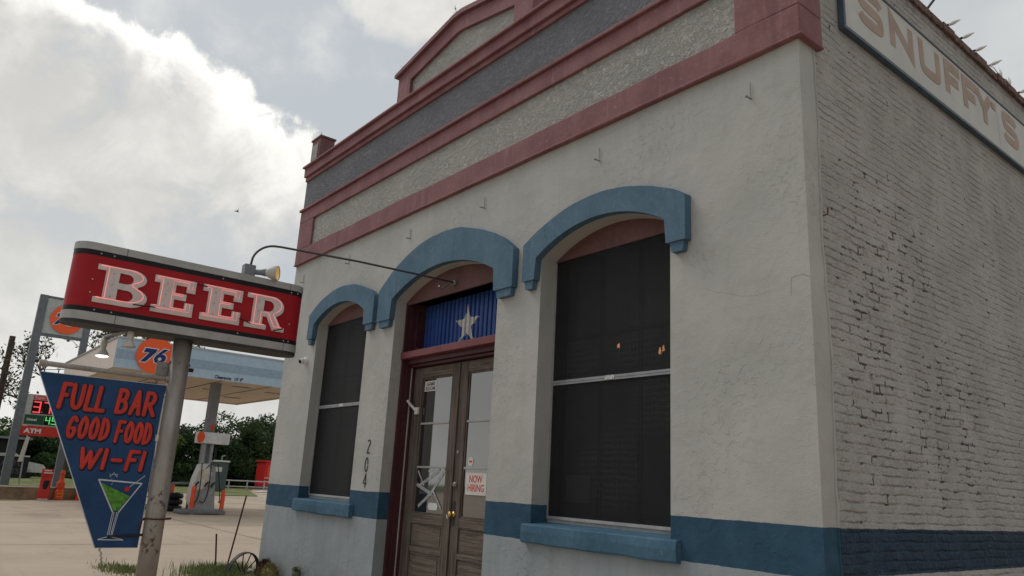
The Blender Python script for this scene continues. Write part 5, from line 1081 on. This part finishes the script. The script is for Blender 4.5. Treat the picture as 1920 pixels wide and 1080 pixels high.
wv = []
# ------------------------------------------------------------------ vegetation
NPR = np.random.default_rng(3)
def leafmesh(name, centers, size, material, parent=None, droop=0.0):
    """many folded leaf quads at given centres"""
    n = len(centers); a = NPR.normal(size=(n, 3)); a /= np.linalg.norm(a, axis=1)[:, None]; b_ = NPR.normal(size=(n, 3)); b_ -= a * np.sum(a * b_, axis=1)[:, None]; b_ /= np.linalg.norm(b_, axis=1)[:, None]
    s_ = size * NPR.uniform(0.55, 1.3, n)[:, None]; a *= s_; b_ *= s_ * 0.55
    v = np.stack([centers - a, centers - b_, centers + a, centers + b_], axis=1).reshape(-1, 3)
    me = bpy.data.meshes.new(name); me.vertices.add(n * 4); me.vertices.foreach_set('co', v.ravel()); me.loops.add(n * 4); me.loops.foreach_set('vertex_index', np.arange(n * 4)); me.polygons.add(n); me.polygons.foreach_set('loop_start', np.arange(n) * 4); me.polygons.foreach_set('loop_total', np.full(n, 4)); me.update(); me.validate()
    return obj(name, me, material, parent)
def blobpts(c, rad, n, clump=14, inner=0.35):
    c = np.array(c); rad = np.array(rad); out = []
    for _ in range(clump):
        d = NPR.normal(size=3); d /= np.linalg.norm(d); rr = NPR.uniform(inner, 0.95); cc = c + d * rad * rr; m_ = n // clump; sz = rad * NPR.uniform(0.22, 0.42)
        q = NPR.normal(size=(m_, 3)); q /= np.linalg.norm(q, axis=1)[:, None]; q *= NPR.uniform(0.25, 1.0, m_)[:, None] ** 0.5; out.append(cc + q * sz)
    return np.concatenate(out)
def tree(name, label, x, y, zb, h, rad, n, m_, leaf, group, trunk=0.2, crown_low=0.3, clump=26):
    t = thing(name, label, 'tree' if h > 3.5 else 'bush', (x, y, zb), group); zc = zb + h * (1 + crown_low) / 2; rz = h * (1 - crown_low) / 2
    mb = MB().tube([(x, y, zb), (x + rnd.uniform(-.2, .2), y + rnd.uniform(-.2, .2), zb + h * 0.4), (x, y, zb + h * 0.75)], [trunk, trunk * 0.7, trunk * 0.3], 8)
    for k in range(6):
        a = rnd.uniform(0, 6.28); z0_ = zb + h * rnd.uniform(0.25, 0.55); mb.tube([(x, y, z0_), (x + math.cos(a) * rad * 0.4, y + math.sin(a) * rad * 0.4, z0_ + h * 0.15), (x + math.cos(a) * rad * 0.8, y + math.sin(a) * rad * 0.8, z0_ + h * 0.25)], [trunk * 0.4, trunk * 0.25, trunk * 0.08], 5)
    mb.obj('trunk', 'bark', t); leafmesh('crown', blobpts((x, y, zc), (rad, rad, rz), n, clump), leaf, m_, t); return t
GRP = 'trees beyond the station'
T = [(-72, 12.5, 6.2, 3.6, 'leaf_mid', 'bright green bushy tree right behind the fuel pump column'), (-73, 17.5, 5.6, 3.6, 'leaf_dark', 'dark leafy tree left of the portable toilet'), (-74, 21.5, 6.9, 3.8, 'leaf_dark', 'tall dark tree rising above the portable toilet'),
     (-77, 26.0, 7.4, 4.2, 'leaf_dark', 'dark tree above the red food truck'), (-82, 31.5, 8.2, 4.6, 'leaf_mid', 'green tree touching the left edge of the bar building'), (-84, 37.5, 8.0, 4.6, 'leaf_dark', 'dark tree hidden behind the bar building corner'),
     (-66, 8.3, 6.4, 3.6, 'leaf_mid', 'green tree behind the rusted sign pole'), (-64, 4.3, 4.2, 3.2, 'leaf_dark', 'dark bush between the pylon legs'), (-63, 0.8, 3.3, 2.6, 'leaf_dark', 'dark bush above the AUTO PARTS board'), (-66, -2.2, 4.2, 2.6, 'leaf_mid', 'green tree at the far left edge'), (-68, 3.0, 4.4, 3.0, 'leaf_mid', 'green bush left of the price pylon'), (-74, 8.5, 5.5, 3.5, 'leaf_dark', 'dark tree glimpsed between board and pole')]
for x, y, h, r, m_, lb in T: tree('leafy_tree', lb, x, y, 0, h, r, 11000, m_, 0.17, GRP, 0.22, 0.02, 34)
# undergrowth
hp = np.concatenate([blobpts((x, y, 1.0), (2.5, 2.2, 1.4), 3500, 14) for x, y in ((-69, 12), (-70, 16), (-73, 20.5), (-77, 25), (-80, 29), (-66, 8), (-62, 6), (-60, 3.6))]); hp[:, 2] = np.maximum(hp[:, 2], 0.05)
struct(leafmesh('undergrowth', hp, 0.17, 'leaf_dark'), 'stuff')
# sparse tree against the sky: branches with leaf tufts
def sparse_tree(x, y, segs, label, n_t, seed, leaf=0.11, m_='leaf_olive', base=None):
    rr = random.Random(seed); t = thing('sparse_tree', label, 'tree', (x, y, 0), 'thin leaved trees against the sky'); mb = MB(); tips = []
    def grow(p, d, L_, r, dep):
        q = p + d * L_; mid = p + d * L_ * 0.5 + Vector((rr.uniform(-.1, .1), rr.uniform(-.1, .1), rr.uniform(-.1, .1))) * L_; mb.tube([tuple(p), tuple(mid), tuple(q)], [r, r * 0.8, r * 0.6], 5)
        if dep <= 2: tips.append(mid)
        if dep == 0: tips.append(q); return
        for _ in range(3):
            nd = (d + Vector((rr.uniform(-.8, .8), rr.uniform(-.8, .8), rr.uniform(-.35, .65)))).normalized(); grow(q, nd, L_ * rr.uniform(0.62, 0.85), r * 0.6, dep - 1)
    for (p, d, L_, r, dep) in segs: grow(Vector(p), Vector(d).normalized(), L_, r, dep)
    mb.obj('branches', 'bark', t); c = []
    for tp2 in tips:
        k = rr.randint(0, n_t); c.append(np.array(tp2) + NPR.normal(size=(k, 3)) * 0.20)
    leafmesh('crown', np.concatenate(c), leaf, m_, t); return t
sparse_tree(-46, 2.6, [((-46, 2.6, 0), (0, 0.02, 1), 4.2, 0.16, 0), ((-46, 2.7, 4.0), (0, 0.25, 1), 1.9, 0.11, 4), ((-46, 2.7, 4.1), (0, -0.9, 0.9), 1.7, 0.09, 4), ((-46, 2.7, 3.7), (0, -1.0, 0.35), 1.9, 0.08, 4), ((-46, 2.9, 5.0), (0, 0.9, 1.0), 1.8, 0.09, 4)], 'thin tree with sparse small leaves behind the price pylon', 4, 5)
sparse_tree(-50, 8.2, [((-50, 8.2, 0), (0, 0, 1), 5.6, 0.18, 0), ((-50, 8.2, 5.5), (0, -0.1, 1), 1.5, 0.10, 4), ((-50, 8.2, 5.4), (0, -0.8, 0.9), 1.4, 0.09, 4), ((-50, 8.2, 5.4), (0, 0.8, 0.8), 1.5, 0.09, 4)], 'thin tree whose crown shows just above the canopy roof', 4, 11)
sparse_tree(-62, -1.0, [((-62, -1.0, 0), (0, 0, 1), 4.0, 0.16, 0), ((-62, -1.0, 3.9), (0, 0.5, 0.8), 1.6, 0.10, 3), ((-62, -1.0, 3.6), (0, -0.4, 1.0), 1.6, 0.09, 3)], 'sparse tree at the far left edge beside the tall wooden pole', 4, 21)

# ------------------------------------------------------------------ things by the building foot
def blades(c, n, h, spread, m_, lean=0.4, w=0.006):
    vs = []; fs = []
    for i in range(n):
        x, y = c[0] + NPR.normal() * spread[0], c[1] + NPR.normal() * spread[1]; a = NPR.uniform(0, 6.28); l = h * NPR.uniform(0.4, 1.1); dx_, dy_ = math.cos(a) * l * lean * NPR.uniform(0.2, 1), math.sin(a) * l * lean * NPR.uniform(0.2, 1); px_, py_ = -math.sin(a) * w, math.cos(a) * w; o = len(vs)
        vs += [(x - px_, y - py_, 0), (x + px_, y + py_, 0), (x + dx_ * 0.4 + px_ * .7, y + dy_ * 0.4 + py_ * .7, l * 0.6), (x + dx_ * 0.4 - px_ * .7, y + dy_ * 0.4 - py_ * .7, l * 0.6), (x + dx_, y + dy_, l)]; fs += [(o, o + 1, o + 2, o + 3), (o + 3, o + 2, o + 4)]
    return MB().add(vs, fs)
sheet('flower_bed', [(-10.2, -0.20), (-10.0, -0.95), (-9.0, -1.25), (-6.4, -1.0), (-6.4, -0.01), (-10.0, -0.01)], 0.006, 'soil')
g1 = MB()
for (x, y, n, sx_, sy_) in ((-9.55, -0.75, 700, 0.30, 0.22), (-9.0, -1.0, 700, 0.35, 0.2), (-9.7, -0.4, 400, 0.2, 0.2), (-8.2, -0.9, 400, 0.4, 0.2)):
    q = blades((x, y), n, 0.14, (sx_, sy_), 'grass_blade'); g1.add(q.v, q.f)
struct(g1.obj('grass', 'grass_blade'), 'stuff')
g1 = blades((-10.1, -1.95), 900, 0.07, (0.35, 0.13), 'grass_blade'); struct(g1.obj('grass_tuft', 'grass_blade'), 'stuff')
for lb, a, b_ in (('shorter rusty steel stake in the grass before the bar', (-9.7, -0.68, 0), (-9.7, -0.745, 0.55)), ('taller leaning rusty stake beside the wagon wheel', (-9.75, -0.50, 0), (-9.75, -0.335, 1.14))):
    tag(MB().tube([a, b_], 0.013, 6).obj('steel_stake', 'rust'), lb, 'stake', 'rusty stakes at the building foot')
# wagon wheel, leaning, facing away from the wall
t = thing('wagon_wheel', 'old dark iron wagon wheel half seen at the foot of the bar wall', 'wheel', (-9.2, -0.46, 0))
R0 = 0.335; Mw = Matrix.Translation((-9.15, -0.465, 0.0)) @ Matrix.Rotation(R(8), 4, 'Y') @ Matrix.Rotation(R(26), 4, 'Z')
ang = np.linspace(0, 2 * math.pi, 41)[:-1]; vs = []
for a in ang:
    for (r, w) in ((R0, -0.03), (R0, 0.03), (R0 - 0.016, 0.03), (R0 - 0.016, -0.03)): vs.append(tuple(Mw @ Vector((w, r * math.cos(a), r * math.sin(a)))))
fs = [(i * 4 + k, i * 4 + (k + 1) % 4, ((i + 1) % 40) * 4 + (k + 1) % 4, ((i + 1) % 40) * 4 + k) for i in range(40) for k in range(4)]
MB().add(vs, fs).obj('rim', 'iron_dark', t)
mb = MB()
for k in range(12): a = k * math.pi / 6 + 0.14; mb.tube([tuple(Mw @ Vector((0, 0.04 * math.cos(a), 0.04 * math.sin(a)))), tuple(Mw @ Vector((0, (R0 - 0.01) * math.cos(a), (R0 - 0.01) * math.sin(a))))], 0.009, 6)
mb.obj('spokes', 'iron_dark', t); MB().lathe([(0, 0.06), (0.045, 0.05), (0.05, 0), (0.045, -0.05), (0, -0.06)], 12, Mw @ Matrix.Rotation(R(90), 4, 'Y')).obj('hub', 'iron_dark', t)
# dead plant, cactus, stone
def spiky(x, y, z, r, h, n, m_, label, name, cat):
    q = MB()
    for i in range(n):
        a = rnd.uniform(0, 6.28); e = rnd.uniform(0.1, 1.5); d = Vector((math.cos(a) * math.cos(e) * r, math.sin(a) * math.cos(e) * r, math.sin(e) * h)); p = Vector((x, y, z)) + d * rnd.uniform(0.5, 0.85); w = Vector((rnd.uniform(-1, 1), rnd.uniform(-1, 1), rnd.uniform(-1, 1))) * 0.012
        q.add([tuple(p - w), tuple(p + w), tuple(p + d * rnd.uniform(0.15, 0.3) + w * 2)], [(0, 1, 2)])
    q.lathe([(0.0, 0.0), (r * 0.75, 0.02), (r * 0.7, h * 0.45), (r * 0.4, h * 0.72), (0, h * 0.8)], 14, Matrix.Translation((x, y, z)))
    tag(q.obj(name, m_), label, cat)
spiky(-8.95, -0.02 - 0.18, 0, 0.17, 0.25, 900, 'dry_plant', 'clump of dark dried brown leaves against the wall foot', 'dried_plant', 'plant')
spiky(-8.78, -0.20 + 0.02, 0, 0.15, 0.21, 1100, 'cactus_yellow', 'round yellowish spiny cactus next to the dried clump', 'cactus', 'plant')
for x, y, s_, lb in ((-9.45, -0.12, 0.16, 'pale flat stone at the left corner of the wall foot'),):
    mb = MB().box((x - s_ * 0.3, y - s_, 0), (x + s_ * 1.5, y + s_ * 0.9, 0.055)); tag(mb.obj('edging_stone', 'stone_pale', bevel=0.015), lb, 'stone')
q = MB(); 
for i in range(60):
    a = rnd.uniform(0, 6.28); l = rnd.uniform(0.03, 0.09); b0 = Vector((-8.02 + rnd.uniform(-.03, .03), -0.10 + rnd.uniform(-.03, .03), 0.17)); q.tube([tuple(b0), tuple(b0 + Vector((math.cos(a) * l, math.sin(a) * l * .6, rnd.uniform(0, 0.07))))], 0.006, 5)
q.lathe([(0.05, 0), (0.07, 0.16), (0.0, 0.17)], 10, Matrix.Translation((-8.02, -0.10, 0))); tag(q.obj('succulent', 'weed'), 'small pale grey succulent tip below the left window', 'plant')
# bird
t = MB(); bx, by2, bz2 = -40, 8.0, 16.2
t.tube([(bx, by2 - 0.16, bz2), (bx, by2, bz2 + 0.02), (bx, by2 + 0.14, bz2)], [0.01, 0.04, 0.01], 6); t.add([(bx, by2 - 0.05, bz2), (bx, by2 + 0.05, bz2), (bx + 0.3, by2, bz2 + 0.12)], [(0, 1, 2)]); t.add([(bx, by2 - 0.05, bz2), (bx, by2 + 0.05, bz2), (bx - 0.3, by2 - 0.05, bz2 + 0.10)], [(0, 1, 2)])
tag(t.obj('bird', 'black_paint'), 'tiny dark bird flying in front of the big cloud', 'bird')
